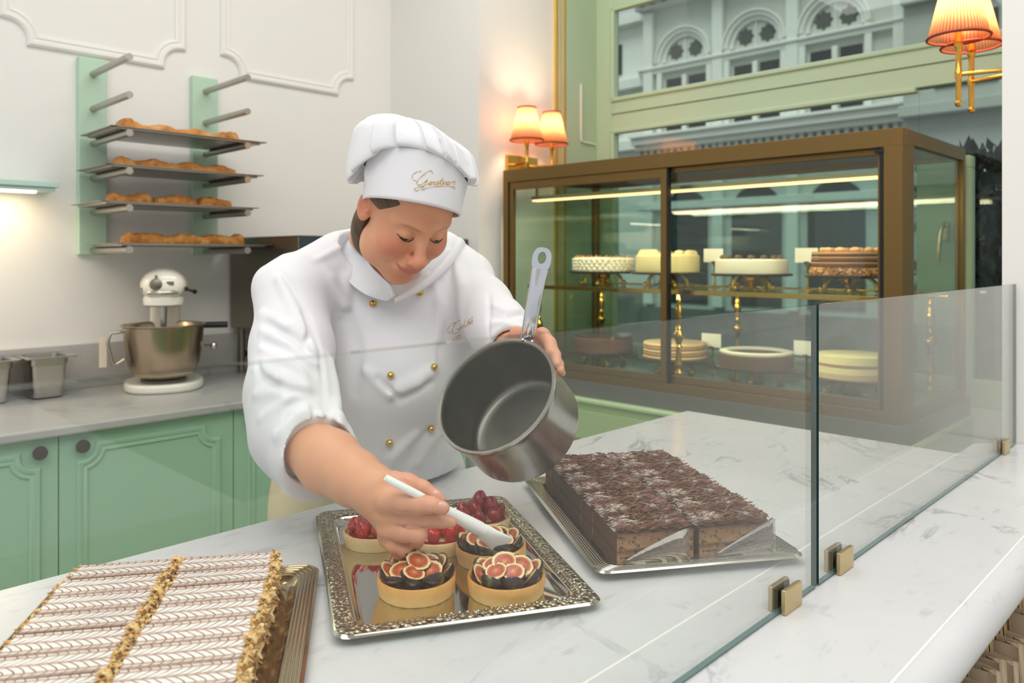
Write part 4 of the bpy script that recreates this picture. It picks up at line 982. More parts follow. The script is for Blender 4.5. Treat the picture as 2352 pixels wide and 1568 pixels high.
for row in (0, 1):
    for k in range(nsl):
        x = -.0658 if row == 0 else .0658; y = -.186+k*.0619
        M = loc(cC, rC, x+rC2.uniform(-.0015, .0015), y, ZC+.0030+(.0012 if k % 2 else 0)) @ Matrix.Rotation(rC2.uniform(-.015, .015), 4, 'Z')
        lab = 'chocolate slice with shavings, %s from the viewer in the %s row' % (ordn[k]+('' if k in (0, 6) else ' nearest'), 'left' if row == 0 else 'right')
        if k == 0: lab = 'chocolate slice with shavings, nearest the viewer in the %s row' % ('left' if row == 0 else 'right')
        v = (k+row) % 2
        if not used[v]: protos[v].matrix_basis = M; WM[protos[v].name] = M; protos[v]['label'] = lab; used[v] = True
        else: dup(protos[v], M, lab)
film = glass_mat('clear_film', 'eee9df', 4.0, .08)
for x0, x1, lab, bend in ((-.118, -.020, 'clear plastic film curling against the front of the left chocolate slices', .03), (.030, .128, 'clear plastic film against the front of the right chocolate slices', .004)):
    V = []; nn = 10
    for i in range(nn+1):
        u = i/nn; hgt = .006+.05*u*(1 if u < .96 else .96)
        yy = -.2190-.002-bend*u*u*.5
        V += [(x0+(x1-x0)*u, yy, .012), (x0+(x1-x0)*u, yy+.002, .012+hgt)]
    fmb = MB().add(V, [(2*i, 2*i+2, 2*i+3, 2*i+1) for i in range(nn)])
    o = fmb.build('plastic_film', film, smooth=True); o.matrix_basis = loc(cC, rC, 0, 0, ZC); sd_ = o.modifiers.new('s', 'SOLIDIFY'); sd_.thickness = .0004
    tag(o, lab, 'plastic film')
# ---- custard slices with feathered icing
cM, rM = (.324, .889), math.radians(-34.7)
tm_ = tray('ribbed_tray', 'brassy ribbed metal tray holding custard slices at the lower left', cM, rM, .178, .275, 'mf')
icing = NT('feathered_icing'); ic = icing.xyz(icing.coord()); v = icing.math('DIVIDE', ic[1], .0165)
tri = icing.math('ABSOLUTE', icing.math('SUBTRACT', icing.math('FRACT', icing.math('ADD', icing.math('MULTIPLY', v, .5), 100)), .5))
wob = icing.noise(45, 2); u = icing.math('ADD', ic[0], icing.math('ADD', icing.math('MULTIPLY', icing.math('POWER', icing.math('MULTIPLY', tri, 2), 1.5), .0150), icing.math('MULTIPLY', wob, .006)))
fu = icing.math('FRACT', icing.math('ADD', icing.math('DIVIDE', u, .0100), 50))
ln = icing.rng(icing.math('ABSOLUTE', icing.math('SUBTRACT', fu, .5)), .06, .12, 1, 0)
ln = icing.math('MULTIPLY', ln, icing.rng(icing.noise(60, 2), .3, .5, .55, 1))
fv = icing.math('ABSOLUTE', icing.math('SUBTRACT', icing.math('FRACT', icing.math('ADD', icing.math('ADD', v, icing.math('MULTIPLY', wob, .25)), 50.38)), .5))
lv = icing.math('MULTIPLY', icing.rng(fv, .08, .18, .75, 0), 1)
icing.l(icing.mix(icing.math('MULTIPLY', icing.rng(icing.math('ADD', icing.math('ABSOLUTE', ic[1]), icing.math('MULTIPLY', icing.noise(70, 3), .004)), .0212, .0245), .85), icing.mix(lv, icing.mix(ln, 'efeae6', '5f382a'), 'b07c5c'), '8a5a38'), icing.b.inputs['Base Color']); icing.set(Roughness=.22); icing.b.inputs['Coat Weight'].default_value = .3
puff = NT('puff_pastry'); pc_ = puff.xyz(puff.coord()); pn = puff.noise(120, 5, .7)
lay = puff.math('SINE', puff.math('ADD', puff.math('MULTIPLY', pc_[2], 1500), puff.math('MULTIPLY', pn, 5)))
puff.l(puff.ramp(puff.math('ADD', puff.math('MULTIPLY', lay, .15), pn), [(.25, '8d5f2c'), (.42, 'c8924a'), (.6, 'e6bb6c'), (.8, 'f2d694')]), puff.b.inputs['Base Color']); puff.set(Roughness=.6); puff.bump(lay, .5, .003)
flake_m = NT('pastry_flakes'); fn = flake_m.noise(90, 3); flake_m.l(flake_m.ramp(fn, [(.3, 'c48a48'), (.5, 'e0b670'), (.7, 'f0dca8')]), flake_m.b.inputs['Base Color']); flake_m.set(Roughness=.5)
cust = mat('vanilla_cream', 'edd9a0', .5, bump=(80, .4, .003))
proto = None; HW, HD = .0605, .0238; ordm = ['farthest', 'second farthest', 'third farthest', 'fourth farthest', 'fifth farthest', 'fifth nearest', 'fourth nearest', 'third nearest', 'second nearest', 'nearest']
ms_ = []
for v in range(2):
    t = thing('custard_slice', 'p', 'cake slice', M=T((0, 0, 0)), group='custard slices on the ribbed tray'); r = random.Random(70+v)
    for nm, z0, z1, m_ in (('pastry_layer', 0, .009, puff.m), ('cream_layer', .0091, .0175, cust), ('pastry_layer', .0176, .0255, puff.m), ('cream_layer', .0256, .034, cust), ('pastry_layer', .0341, .041, puff.m)):
        mm = MB(); V = []; n = 40; L = []
        for z in (z0, (z0+z1)/2, z1):
            ring = []
            for k in range(n):
                q = k/n*4; s_ = int(q); u = q-s_
                x, y = [(-1+2*u, -1), (1, -1+2*u), (1-2*u, 1), (-1, 1-2*u)][s_]
                ring.append((x*(HW-.001)+r.uniform(-.0015, .0005)*abs(x), y*(HD-.0012)+r.uniform(-.0005, .0005), z))
            L.append(ring)
        loft(mm, L); mm.build(nm, m_, t)
    mm = MB(); V = []; F = []; nx, ny = 24, 6
    loft(mm, [rim_loop(HW-.001, HD-.001, .002, .0411, 3), rim_loop(HW, HD, .002, .042, 3), rim_loop(HW, HD, .002, .0435, 3), rim_loop(HW-.001, HD-.001, .002, .0446, 3)]); mm.build('icing', icing.m, t, smooth=True, sharp=25)
    fl = MB()
    for e, cnt, out in ((1, 330, .012), (-1, 110, .004)):
        for i in range(cnt):
            z = r.uniform(.0, .047); c = Vector((e*(HW-.001+min(1, abs(r.gauss(0, .38)))*out), r.uniform(-HD, HD), max(.004, z)))
            R = Euler((r.uniform(-.9, .9), r.uniform(-1.2, 1.2), r.uniform(-1, 1))).to_matrix(); a, b = r.uniform(.0018, .0048), r.uniform(.0012, .0034)
            fl.add([c+R @ Vector(q) for q in ((-a, -b, 0), (a, -b*.7, a*.2), (a*.8, b, -.001), (-a, b*.8, a*.3), (0, 0, .0012))], [(0, 1, 4), (1, 2, 4), (2, 3, 4), (3, 0, 4), (3, 2, 1, 0)])
    for i in range(26):
        c = Vector((r.uniform(-HW, HW), r.choice((-1, 1))*HD*1.0, r.uniform(.005, .04))); R = Euler((r.uniform(-.5, .5), r.uniform(-.5, .5), 0)).to_matrix(); a = r.uniform(.002, .004)
        fl.add([c+R @ Vector(q) for q in ((-a, 0, -a*.5), (a, .0003, -a*.4), (a*.8, 0, a*.5), (-a, 0, a*.4))], [(0, 1, 2, 3)])
    o = fl.build('pastry_flakes', flake_m.m, t); o['kind'] = 'stuff'; ms_.append(t)
used = [False, False]; r = random.Random(2)
for row in (0, 1):
    for k in range(10):
        x = (-.0805, .0555)[row]+r.uniform(-.002, .002); y = .222-k*.0504
        M = loc(cM, rM, x, y, ZC+.0036) @ Matrix.Rotation(r.uniform(-.015, .015), 4, 'Z') @ Matrix.Rotation(r.uniform(-.03, .03), 4, 'X')
        lab = 'custard slice with feathered brown and white icing, %s in the %s row' % (ordm[k], ('left', 'right')[row])
        v = (k+row) % 2
        if not used[v]: ms_[v].matrix_basis = M; WM[ms_[v].name] = M; ms_[v]['label'] = lab; used[v] = True
        else: dup(ms_[v], M, lab)
cr_ = None
for i, (x, y, lab) in enumerate(((.125, .12, 'orange pastry crumb alone on the tray near its right rim'), (.122, .085, 'tiny pastry crumb between the rim and the custard slices'))):
    o = MB().ball((0, 0, .004), .0042-.001*i, 7, (1.3, 1, .8)).build('pastry_crumb', flake_m.m, smooth=False); o.matrix_basis = loc(cM, rM, x, y, ZC+.0025); tag(o, lab, 'crumb')
# ================================================================ signed-distance modelling helpers (eye frame: x right, y up, z toward the viewer)
def surfnet(fn, lo, hi, h):
    lo = np.array(lo, float); hi = np.array(hi, float); n = np.ceil((hi-lo)/h).astype(int)+1
    ax = [(lo[i]+h*np.arange(n[i])).astype(np.float32) for i in range(3)]
    Dv = fn(ax[0][:, None, None], ax[1][None, :, None], ax[2][None, None, :]); Dv = np.broadcast_to(Dv, tuple(n)).astype(np.float32)
    S = Dv < 0
    c = np.zeros(tuple(n-1), np.int8)
    for i in (0, 1):
        for j in (0, 1):
            for k in (0, 1): c += S[i:n[0]-1+i, j:n[1]-1+j, k:n[2]-1+k]
    I, J, K = np.nonzero((c > 0) & (c < 8)); idx = -np.ones(tuple(n-1), np.int64); idx[I, J, K] = np.arange(len(I))
    P = np.zeros((len(I), 3)); W = np.zeros(len(I))
    cs = [(i, j, k) for i in (0, 1) for j in (0, 1) for k in (0, 1)]; val = {q: Dv[I+q[0], J+q[1], K+q[2]] for q in cs}
    for a in cs:
        for d in range(3):
            if a[d] == 0:
                b = list(a); b[d] = 1; b = tuple(b); va, vb = val[a], val[b]; m = (va < 0) != (vb < 0)
                t = np.where(m, va/np.where(m, va-vb, 1), 0)
                q = np.array(a, float)[None, :]+np.eye(3)[d][None, :]*t[:, None]; P += q*m[:, None]; W += m
    P /= W[:, None]; V = lo+h*(np.stack([I, J, K], 1)+P); F = []
    for d in range(3):
        u, v = [(1, 2), (2, 0), (0, 1)][d]
        A = np.take(S, range(0, n[d]-1), d); B = np.take(S, range(1, n[d]), d); E = np.argwhere(A != B)
        E = E[(E[:, u] > 0) & (E[:, v] > 0) & (E[:, u] < n[u]-1) & (E[:, v] < n[v]-1)]
        def cell(du, dv): Q = E.copy(); Q[:, u] += du; Q[:, v] += dv; return idx[Q[:, 0], Q[:, 1], Q[:, 2]]
        q = np.stack([cell(-1, -1), cell(0, -1), cell(0, 0), cell(-1, 0)], 1)
        s = S[E[:, 0], E[:, 1], E[:, 2]]; q[~s] = q[~s][:, ::-1]; F.append(q)
    F = np.concatenate(F); F = F[(F >= 0).all(1)]
    return V, F
def relax(V, F, it=3, w=.5):
    E = np.concatenate([F[:, [0, 1]], F[:, [1, 2]], F[:, [2, 3]], F[:, [3, 0]]]); n = len(V)
    for s in range(it):
        A = np.stack([np.bincount(E[:, 0], V[E[:, 1], i], n)+np.bincount(E[:, 1], V[E[:, 0], i], n) for i in range(3)], 1)
        c = np.bincount(E[:, 0], minlength=n)+np.bincount(E[:, 1], minlength=n); V = V+(A/np.maximum(c, 1)[:, None]-V)*w
    return V, F
def smin(a, b, k):
    if k <= 0: return np.minimum(a, b)
    h = np.clip(.5+.5*(b-a)/k, 0, 1); return b+(a-b)*h-k*h*(1-h)
def ssub(a, b, k): return -smin(-a, b, k)      # a minus b
def smax(a, b, k): return -smin(-a, -b, k)
def ell(c, r, R=None):
    def f(X, Y, Z):
        x, y, z = X-c[0], Y-c[1], Z-c[2]
        if R is not None: x, y, z = [R[0][i]*x+R[1][i]*y+R[2][i]*z for i in range(3)]
        k0 = np.sqrt((x/r[0])**2+(y/r[1])**2+(z/r[2])**2); k1 = np.sqrt((x/r[0]**2)**2+(y/r[1]**2)**2+(z/r[2]**2)**2)+1e-9
        return k0*(k0-1)/k1
    return f
def cap(a, b, ra, rb=None):
    a = np.asarray(a, float); b = np.asarray(b, float); rb = ra if rb is None else rb; ba = b-a; L2 = float(ba @ ba)+1e-12
    def f(X, Y, Z):
        t = np.clip(((X-a[0])*ba[0]+(Y-a[1])*ba[1]+(Z-a[2])*ba[2])/L2, 0, 1)
        return np.sqrt((X-a[0]-t*ba[0])**2+(Y-a[1]-t*ba[1])**2+(Z-a[2]-t*ba[2])**2)-(ra+(rb-ra)*t)
    return f
def chain(pts, rs, k=0):
    fs = [cap(pts[i], pts[i+1], rs[i], rs[i+1]) for i in range(len(pts)-1)]
    def f(X, Y, Z):
        d = fs[0](X, Y, Z)
        for g in fs[1:]: d = smin(d, g(X, Y, Z), k)
        return d
    return f
def vnoise(X, Y, Z, s, seed=0):
    r = random.Random(seed); o = 0
    for _ in range(5):
        a, b, c_ = [r.uniform(-1, 1)*s for _ in range(3)]; o = o+np.sin(a*X+b*Y+c_*Z+r.uniform(0, 6))
    return o/5
def sdf(ops):
    def f(X, Y, Z):
        d = None
        for op, g, k in ops:
            v = g(X, Y, Z)
            d = v if d is None else (smin(d, v, k) if op == '+' else ssub(d, v, k) if op == '-' else smax(d, v, k))
        return d
    return f
def ray(fn, x, y, d0=.9, d1=2.1, back=0.0):
    ds = np.linspace(d0, d1, 1200); P = np.stack([(x-CX)/FPX*ds, (CY-y)/FPX*ds, -ds]); v = fn(P[0], P[1], P[2]); i = np.argmax(v < 0)
    if not (v < 0).any(): i = np.argmin(v)
    d = ds[i]
    if i > 0 and v[i] < 0 <= v[i-1]: d = ds[i-1]+(ds[i]-ds[i-1])*v[i-1]/(v[i-1]-v[i])
    return pc(x, y, d+back)
def rays(fn, pts, **kw): return [ray(fn, x, y, **kw) for x, y in pts]
def fadd(fn, pts, r, k, lift=0.0):
    """soft ridge of cloth along pixel-measured points on the surface"""
    P = rays(fn, pts, back=r-lift); rs = [r*(.35 if i in (0, len(P)-1) else 1) for i in range(len(P))]; return ('+', chain(P, rs), k)
def fsub(fn, pts, r, k, lift=0.0):
    r = max(.0045, r*2.2) if k > .0035 else r; lift = r*.62 if k > .0035 else lift
    P = rays(fn, pts, back=-lift); rs = [r*(.6 if i in (0, len(P)-1) and k > .0035 else .3 if i in (0, len(P)-1) else 1) for i in range(len(P))]; return ('-', chain(P, rs), k)
def pr(px, d): return px*d/FPX
chef = thing('person', 'pastry cook in white jacket and tall white hat bending over the tarts', 'person', tuple(c2w((-.33, -1.37, -1.78))))
def cbuild(name, V, F, m, parent=None, **kw):
    o = mesh_obj(name, V, F, m, parent or chef, world=True, M=CM, **kw); return o
# ---------------------------------------------------------------- head
hy, hp, hr = .5874, .7260, .0335; HT = np.array((-.1916, .0902, -1.443))
def headM():
    y, p, r = hy, hp, hr; cy_, sy_, cp, sp_, cr_, sr_ = math.cos(y), math.sin(y), math.cos(p), math.sin(p), math.cos(r), math.sin(r)
    Rx = np.array([[1, 0, 0], [0, cp, sp_], [0, -sp_, cp]]); Rz = np.array([[cy_, sy_, 0], [-sy_, cy_, 0], [0, 0, 1]]); Ry = np.array([[cr_, 0, sr_], [0, 1, 0], [-sr_, 0, cr_]])
    M = Rz @ Ry @ Rx          # acts on (x, out-of-face, up)
    Pm = np.array([[1, 0, 0], [0, 0, 1], [0, 1, 0.]]); return Pm @ M @ Pm      # acts on (x, up, out-of-face)
HR = headM()
def h2c(p): return HR @ np.asarray(p, float)+HT
def both(g):
    return [g(1), g(-1)]
hd = [('+', ell((0, .030, -.012), (.079, .098, .098)), 0), ('+', ell((0, -.028, .030), (.068, .078, .053)), .02), ('+', ell((0, -.084, .029), (.058, .043, .047)), .025),
      ('+', ell((0, -.112, .058), (.026, .019, .020)), .022)]
for s in (1, -1):
    hd += [('+', ell((s*.040, -.036, .054), (.027, .026, .026)), .022), ('+', ell((s*.053, -.075, .012), (.020, .032, .030)), .025),
           ('+', cap((s*.046, .020, .062), (s*.014, .017, .080), .008, .009), .014),
           ('-', ell((s*.030, .001, .093), (.017, .011, .012)), .014),
           ('+', ell((s*.031, -.001, .0705), (.0152, .0135, .0140)), .004)]
hd += [('+', cap((0, .008, .078), (0, -.034, .0985), .0085, .0105), .012), ('+', ell((0, -.042, .1040), (.0140, .0125, .0130)), .008)]
for s in (1, -1): hd += [('+', ell((s*.0130, -.0462, .0945), (.0080, .0080, .0112)), .005)]
hd += [('-', cap((s*.0068, -.0545, .1000), (s*.0075, -.050, .098), .0030, .0028), .003) for s in (1, -1)]
hd += [('+', ell((0, -.067, .078), (.030, .018, .017)), .014)]
for s in (1, -1):
    hd += [('+', chain([(s*.029, -.0670, .0775), (s*.015, -.0690, .0885), (s*.005, -.0688, .0930), (0, -.0700, .0925)], [.0014, .0026, .0030, .0026]), .004),
           ('+', chain([(s*.023, -.0725, .0810), (s*.011, -.0785, .0890), (0, -.0800, .0905)], [.0018, .0038, .0044]), .004)]
for s in (1, -1):
    hd += [('-', chain([(s*.0280, -.0672, .0815), (s*.0150, -.0730, .0925), (0, -.0745, .0965)], [.0018, .0017, .0014]), .002),
           ('-', chain([(s*.0185, -.043, .0935), (s*.031, -.058, .0870), (s*.038, -.074, .0765)], [.0018, .0045, .0025]), .010),
           ('-', chain([(s*.0450, -.0035, .0745), (s*.036, -.0088, .0845), (s*.026, -.0085, .0865), (s*.0165, -.0045, .0815)], [.0010, .0017, .0017, .0010]), .0022),
           ('-', chain([(s*.046, .004, .077), (s*.034, .0095, .0855), (s*.020, .0065, .0860)], [.0008, .0016, .0010]), .004)]
hd += [('-', ell((0, -.091, .092), (.020, .006, .008)), .010)]
for s in (1, -1):
    Re = np.array(Euler((.0, -s*.35, 0)).to_matrix())
    hd += [('+', ell((s*.080, -.010, -.010), (.0065, .031, .019), Re), .006), ('-', ell((s*.086, -.006, -.008), (.0058, .0215, .0115), Re), .003),
           ('+', ell((s*.079, -.010, .004), (.006, .006, .005)), .003)]
hd += [('+', cap((.004, -.060, -.032), (.004, -.150, -.080), .047, .052), .02)]
headf0 = sdf(hd)
def to_local(X, Y, Z):
    x, y, z = X-HT[0], Y-HT[1], Z-HT[2]; return [HR[0][i]*x+HR[1][i]*y+HR[2][i]*z for i in range(3)]
def headf(X, Y, Z): return headf0(*to_local(X, Y, Z))
# hat axis and centre
HU = np.array((.150, .985, -.06)); HU /= np.linalg.norm(HU); HXa = np.cross(HU, (0, 0, 1.)); HXa /= np.linalg.norm(HXa); HZa = np.cross(HXa, HU)
HC = pc(946, 478, 1.425)          # centre of the lower band edge
def hatloc(X, Y, Z):
    x, y, z = X-HC[0], Y-HC[1], Z-HC[2]; return [a[0]*x+a[1]*y+a[2]*z for a in (HXa, HU, HZa)]
V, F = surfnet(headf0, (-.095, -.155, -.14), (.095, .14, .125), .0021)
V = V @ HR.T+HT
# trim what the hat covers
u = (V-HC) @ HU
keep = u < .010
fk = keep[F].all(1); F = F[fk]; used_ = np.unique(F); mp = -np.ones(len(V), int); mp[used_] = np.arange(len(used_)); V = V[used_]; F = mp[F]
parts = [(V, F)]
# ---------------------------------------------------------------- right hand (at the brush) and forearm
def P3(L): return [pc(*q) for q in L]
rh = []
def fing(L, rp, k=.006, kj=.004):
    pts = P3([q[:3] for q in L]); rs = [pr(a, q[2]) for a, q in zip(rp, L)]; return ('+', chain(pts, rs, kj), k)
rh += [fing([(712, 1026, 1.295), (760, 1062, 1.245), (815, 1098, 1.19), (856, 1122, 1.155)], [66, 69, 59, 51], 0, .02)]
rh += [fing([(858, 1125, 1.150), (885, 1150, 1.135)], [47, 40], .02), fing([(860, 1130, 1.150), (890, 1185, 1.135), (895, 1222, 1.13)], [42, 36, 27], .02)]
# thumb
rh += [fing([(868, 1110, 1.14), (905, 1104, 1.125), (940, 1108, 1.12)], [28, 22, 18], .012), fing([(935, 1106, 1.12), (972, 1120, 1.12), (1001, 1139, 1.118), (1013, 1146, 1.117)], [18.5, 17, 14.5, 11], .008)]
# index
rh += [fing([(893, 1150, 1.11), (925, 1152, 1.092), (960, 1156, 1.088)], [31, 27, 23.5], .012), fing([(958, 1156, 1.088), (992, 1160, 1.088), (1018, 1166, 1.090)], [23.5, 19, 15], .005)]
# middle
rh += [fing([(893, 1188, 1.118), (935, 1190, 1.106), (978, 1192, 1.104)], [27, 23, 20.5], .008), fing([(978, 1192, 1.104), (1012, 1196, 1.108), (1036, 1200, 1.110)], [20.5, 16, 12.5], .004)]
# ring, curled
rh += [fing([(892, 1217, 1.118), (930, 1222, 1.098), (962, 1228, 1.094)], [25, 21.5, 19.5], .006), fing([(962, 1229, 1.095), (958, 1243, 1.115), (930, 1245, 1.128)], [18.5, 15.5, 13], .004)]
# little finger, curled
rh += [fing([(890, 1236, 1.125), (905, 1252, 1.112), (930, 1263, 1.108)], [22, 18, 15.5], .006), fing([(930, 1263, 1.108), (916, 1272, 1.118), (903, 1276, 1.13)], [15, 13, 11], .004)]
base_h = sdf(rh)
cre = []
for L, r in (([(905, 1172), (940, 1178), (990, 1180), (1020, 1182)], .0022), ([(900, 1206), (940, 1209), (985, 1212)], .0022), ([(895, 1240), (915, 1246), (945, 1250)], .002), ([(958, 1142), (962, 1152), (958, 1166)], .0007), ([(952, 1196), (955, 1204)], .0007), ([(925, 1100), (935, 1108), (933, 1118)], .001), ([(905, 1125), (930, 1130), (950, 1136)], .002)):
    cre.append(fsub(base_h, L, r, .003))
rhf = sdf(rh+cre)
V, F = surfnet(rhf, pc(690, 1310, 1.07) if False else (-.38, -.445, -1.40), (-.06, -.22, -1.055), .0019); parts.append((V, F))
# ---------------------------------------------------------------- left hand (on the pan handle)
lh = [fing([(1148, 800, 1.53), (1172, 796, 1.46), (1200, 800, 1.42)], [36, 32, 30], 0, .02), fing([(1195, 800, 1.42), (1230, 796, 1.385)], [30, 25], .015)]
lh += [fing([(1178, 782, 1.41), (1188, 768, 1.372), (1209, 765, 1.350)], [20, 18, 13], .01)]
lh += [fing([(1225, 788, 1.385), (1245, 770, 1.372), (1262, 787, 1.345), (1265, 808, 1.325)], [22, 18, 15, 12], .008, .004)]
lh += [fing([(1235, 797, 1.38), (1264, 794, 1.352), (1276, 815, 1.325), (1278, 835, 1.310)], [20, 14.5, 12.5, 10.5], .005, .003)]
lh += [fing([(1240, 808, 1.375), (1268, 815, 1.35), (1284, 836, 1.32), (1287, 850, 1.308)], [18, 13.5, 11, 9], .004, .003)]
lh += [fing([(1245, 820, 1.37), (1270, 832, 1.345), (1286, 848, 1.318), (1292, 857, 1.312)], [16, 12, 9.5, 7.5], .003, .003)]
V, F = surfnet(sdf(lh), (-.12, -.24, -1.62), (.14, -.08, -1.28), .0019); parts.append((V, F))
# hidden torso so that the body is one figure
V, F = surfnet(sdf([('+', ell(pc(880, 780, 1.70), (.15, .20, .10)), 0), ('+', ell(pc(860, 940, 1.70), (.14, .16, .09)), .05), ('+', cap(pc(870, 590, 1.60), pc(870, 720, 1.68), .06, .07), .05),
    ('+', cap(pc(690, 680, 1.56), pc(690, 900, 1.42), .05), .05), ('+', cap(pc(690, 900, 1.42), pc(700, 1015, 1.30), .045), .02), ('+', chain([pc(1075, 655, 1.71), pc(1140, 752, 1.56), pc(1172, 792, 1.48)], [.040, .034, .032]), .05), ('+', cap(pc(690, 680, 1.56), pc(1070, 650, 1.72), .05), .05)]), (-.60, -.62, -1.95), (.05, .12, -1.2), .012)
parts.append((V, F))
nv = 0; VV = []; FF = []
for V, F in parts: VV.append(V); FF.append(F+nv); nv += len(V)
BV = np.concatenate(VV); BF = np.concatenate(FF)
skin = NT('skin'); at = skin.n('Attribute'); at.attribute_name = 'tone'; sk1 = skin.noise(260, 3, .6); sk2 = skin.noise(25, 3)
skin.l(skin.mix(skin.math('MULTIPLY', sk2, .22), at.outputs['Color'], 'cf8a68'), skin.b.inputs['Base Color'])
skin.set(Roughness=.46); skin.b.inputs['Subsurface Weight'].default_value = .25; skin.b.inputs['Subsurface Scale'].default_value = .006; skin.b.inputs['Subsurface Radius'].default_value = (1, .3, .15); skin.bump(sk1, .12, .0006)
body = cbuild('body', BV, BF, skin.m, smooth=True, sharp=0)
body['label'] = 'warm ruddy skin of face, forearm and hands'
# natural colouring of the skin
L = np.array([a for a in zip(*to_local(BV[:, 0], BV[:, 1], BV[:, 2]))]); nh = len(parts[0][0])
tone = np.tile(np.array(lin('d9a07c')), (len(BV), 1))
def blend(mask, c): global tone; tone = tone*(1-mask[:, None])+np.array(lin(c))[None, :]*mask[:, None]
def g(c, r): return np.exp(-(((L-np.array(c))/np.array(r))**2).sum(1))
ishead = (np.arange(len(BV)) < nh).astype(float)
for s in (1, -1): blend(.66*g((s*.045, -.034, .065), (.026, .026, .035))*ishead, 'cc6655')
blend(.65*g((0, -.045, .105), (.018, .022, .02))*ishead, 'd07260'); blend(.5*g((0, -.105, .07), (.026, .016, .03))*ishead, 'cd7562'); blend(.35*g((0, .04, .085), (.045, .02, .03))*ishead, 'd0855f')
for s in (1, -1): blend(.6*g((s*.082, -.01, -.008), (.02, .035, .03))*ishead, 'cc7560')
def sm(a, b, x): t = np.clip((x-a)/(b-a), 0, 1); return t*t*(3-2*t)
# lips
lx = np.abs(L[:, 0]); yl_up = -.0660-.0000*(lx/.02)**2+(-.0015)*np.exp(-(lx/.003)**2); yl_lo = -.0850+.017*(lx/.030)**2
lip = sm(-.0012, .0008, yl_up-L[:, 1])*sm(-.0012, .0008, L[:, 1]-yl_lo)*sm(.031, .027, lx)*(L[:, 2] > .07)*ishead
blend(.75*lip, 'bd6a66')
# eyebrows
by = .0165+.004*np.sin((lx-.012)/.038*pi*.9)-.0; br_ = sm(.0042, .0012, np.abs(L[:, 1]-by))*sm(.010, .018, lx)*sm(.052, .040, lx)*(L[:, 2] > .05)*ishead
blend(.62*br_, '94654a')
# hand colouring: pinker fingers
ih = (np.arange(len(BV)) >= nh) & (BV[:, 0] > -.175) & (BV[:, 2] > -1.4); blend(.55*ih, 'd99a82')
ca = body.data.color_attributes.new('tone', 'FLOAT_COLOR', 'POINT')
ca.data.foreach_set('color', np.concatenate([tone, np.ones((len(tone), 1))], 1).astype(np.float32).ravel())
# eyes and lashes
lash = mat('dark_lashes', '2a1a12', .6); eye_m = mat('eye_dark', '2c1c14', .15)
for s in (1, -1):
    P = [h2c(q) for q in ((s*.0465, -.0025, .0735), (s*.041, -.0065, .0805), (s*.034, -.0093, .0846), (s*.026, -.0090, .0860), (s*.0195, -.0065, .0842), (s*.0155, -.0040, .0815))]
    mb = MB().tube(P, [.0004, .0009, .0012, .0012, .0009, .0004], 8)
    for k in range(0):
        u = k/13; a = np.array((s*(.0455-.027*u), -.0035-.0065*math.sin(pi*min(1, u*1.1)), .0755+.0105*math.sin(pi*min(1, .15+u*.7)))); b = a+np.array((s*(.0035-.004*u), -.0052, .0028))
        b = a+(b-a)*.5; mb.tube([h2c(a), h2c((a+b)/2), h2c(b)], [.0004, .0003, .0001], 5)
    cbuild('eyelashes', mb.V, mb.F, lash, smooth=True)
    e = MB().ball((0, 0, 0), .0118, 20); cbuild('eye', np.array(e.V) @ HR.T+h2c((s*.031, -.0035, .0722)), e.F, eye_m, smooth=True)
    # nails are on the hands below
# fingernails
nail = mat('pink_nail', 'e8b3a4', .22, coat=.3)
def nail_at(fn, px, py, w_, h_, ang):
    n = 12; V = []; 
    for rr_, off in ((1, .0000), (.7, -.0007), (0, -.0010)):
        for k in range(n):
            t = 2*pi*k/n; a, b = w_*rr_*math.cos(t), h_*rr_*math.sin(t); x = px+a*math.cos(ang)-b*math.sin(ang); y = py+a*math.sin(ang)+b*math.cos(ang); V.append(ray(fn, x, y, back=off+.0001))
    cbuild('fingernail', V, [(i*n+k, i*n+(k+1) % n, (i+1)*n+(k+1) % n, (i+1)*n+k) for i in range(2) for k in range(n)]+[tuple(2*n+k for k in range(n))], nail, smooth=True, sharp=0)
nail_at(rhf, 1016, 1158, 8.5, 6, .2); nail_at(rhf, 1003, 1132, 8, 5.5, .6)
# ---------------------------------------------------------------- hair
def hairf(X, Y, Z):
    x, y, z = to_local(X, Y, Z); d = ell((0, .025, -.018), (.0835, .098, .102))(x, y, z)+.0014*np.sin(90*y+60*z+3*np.sin(40*x))
    d = smin(d, ell((0, -.075, -.045), (.073, .090, .050))(x, y, z), .03)  # hair lobe widened over the neck, standing in part for its shadow
    front = z-(.020+.85*np.maximum(y, 0)); ear = ell((0, -.02, -.004), (.2, .036, .024))(x, y, z)
    low = -(y+.045+.9*(z+.0))
    d = smax(d, front, .006); d = np.where(y < .012, smax(d, z+.020, .004), d); hu = hatloc(X, Y, Z)[1]
    return smax(d, hu-.010, 0)
V, F = surfnet(hairf, HT-np.array((.13, .17, .16)), HT+np.array((.13, .12, .13)), .0017)
hm = NT('brown_hair'); hw = hm.n('TexNoise'); hm.l(hm.coord(), hw.inputs[0]); hw.inputs['Scale'].default_value = 120; mpn = hm.n('Mapping'); hm.l(hm.coord(), mpn.inputs[0]); mpn.inputs['Scale'].default_value = (1, 1, .12); hm.l(mpn.outputs[0], hw.inputs[0])
hm.l(hm.mix(hw.outputs[0], '32210f', '6f5234'), hm.b.inputs['Base Color']); hm.set(Roughness=.5); hm.bump(hw.outputs[0], .6, .002)
cbuild('hair', V, F, hm.m, smooth=True, sharp=0)
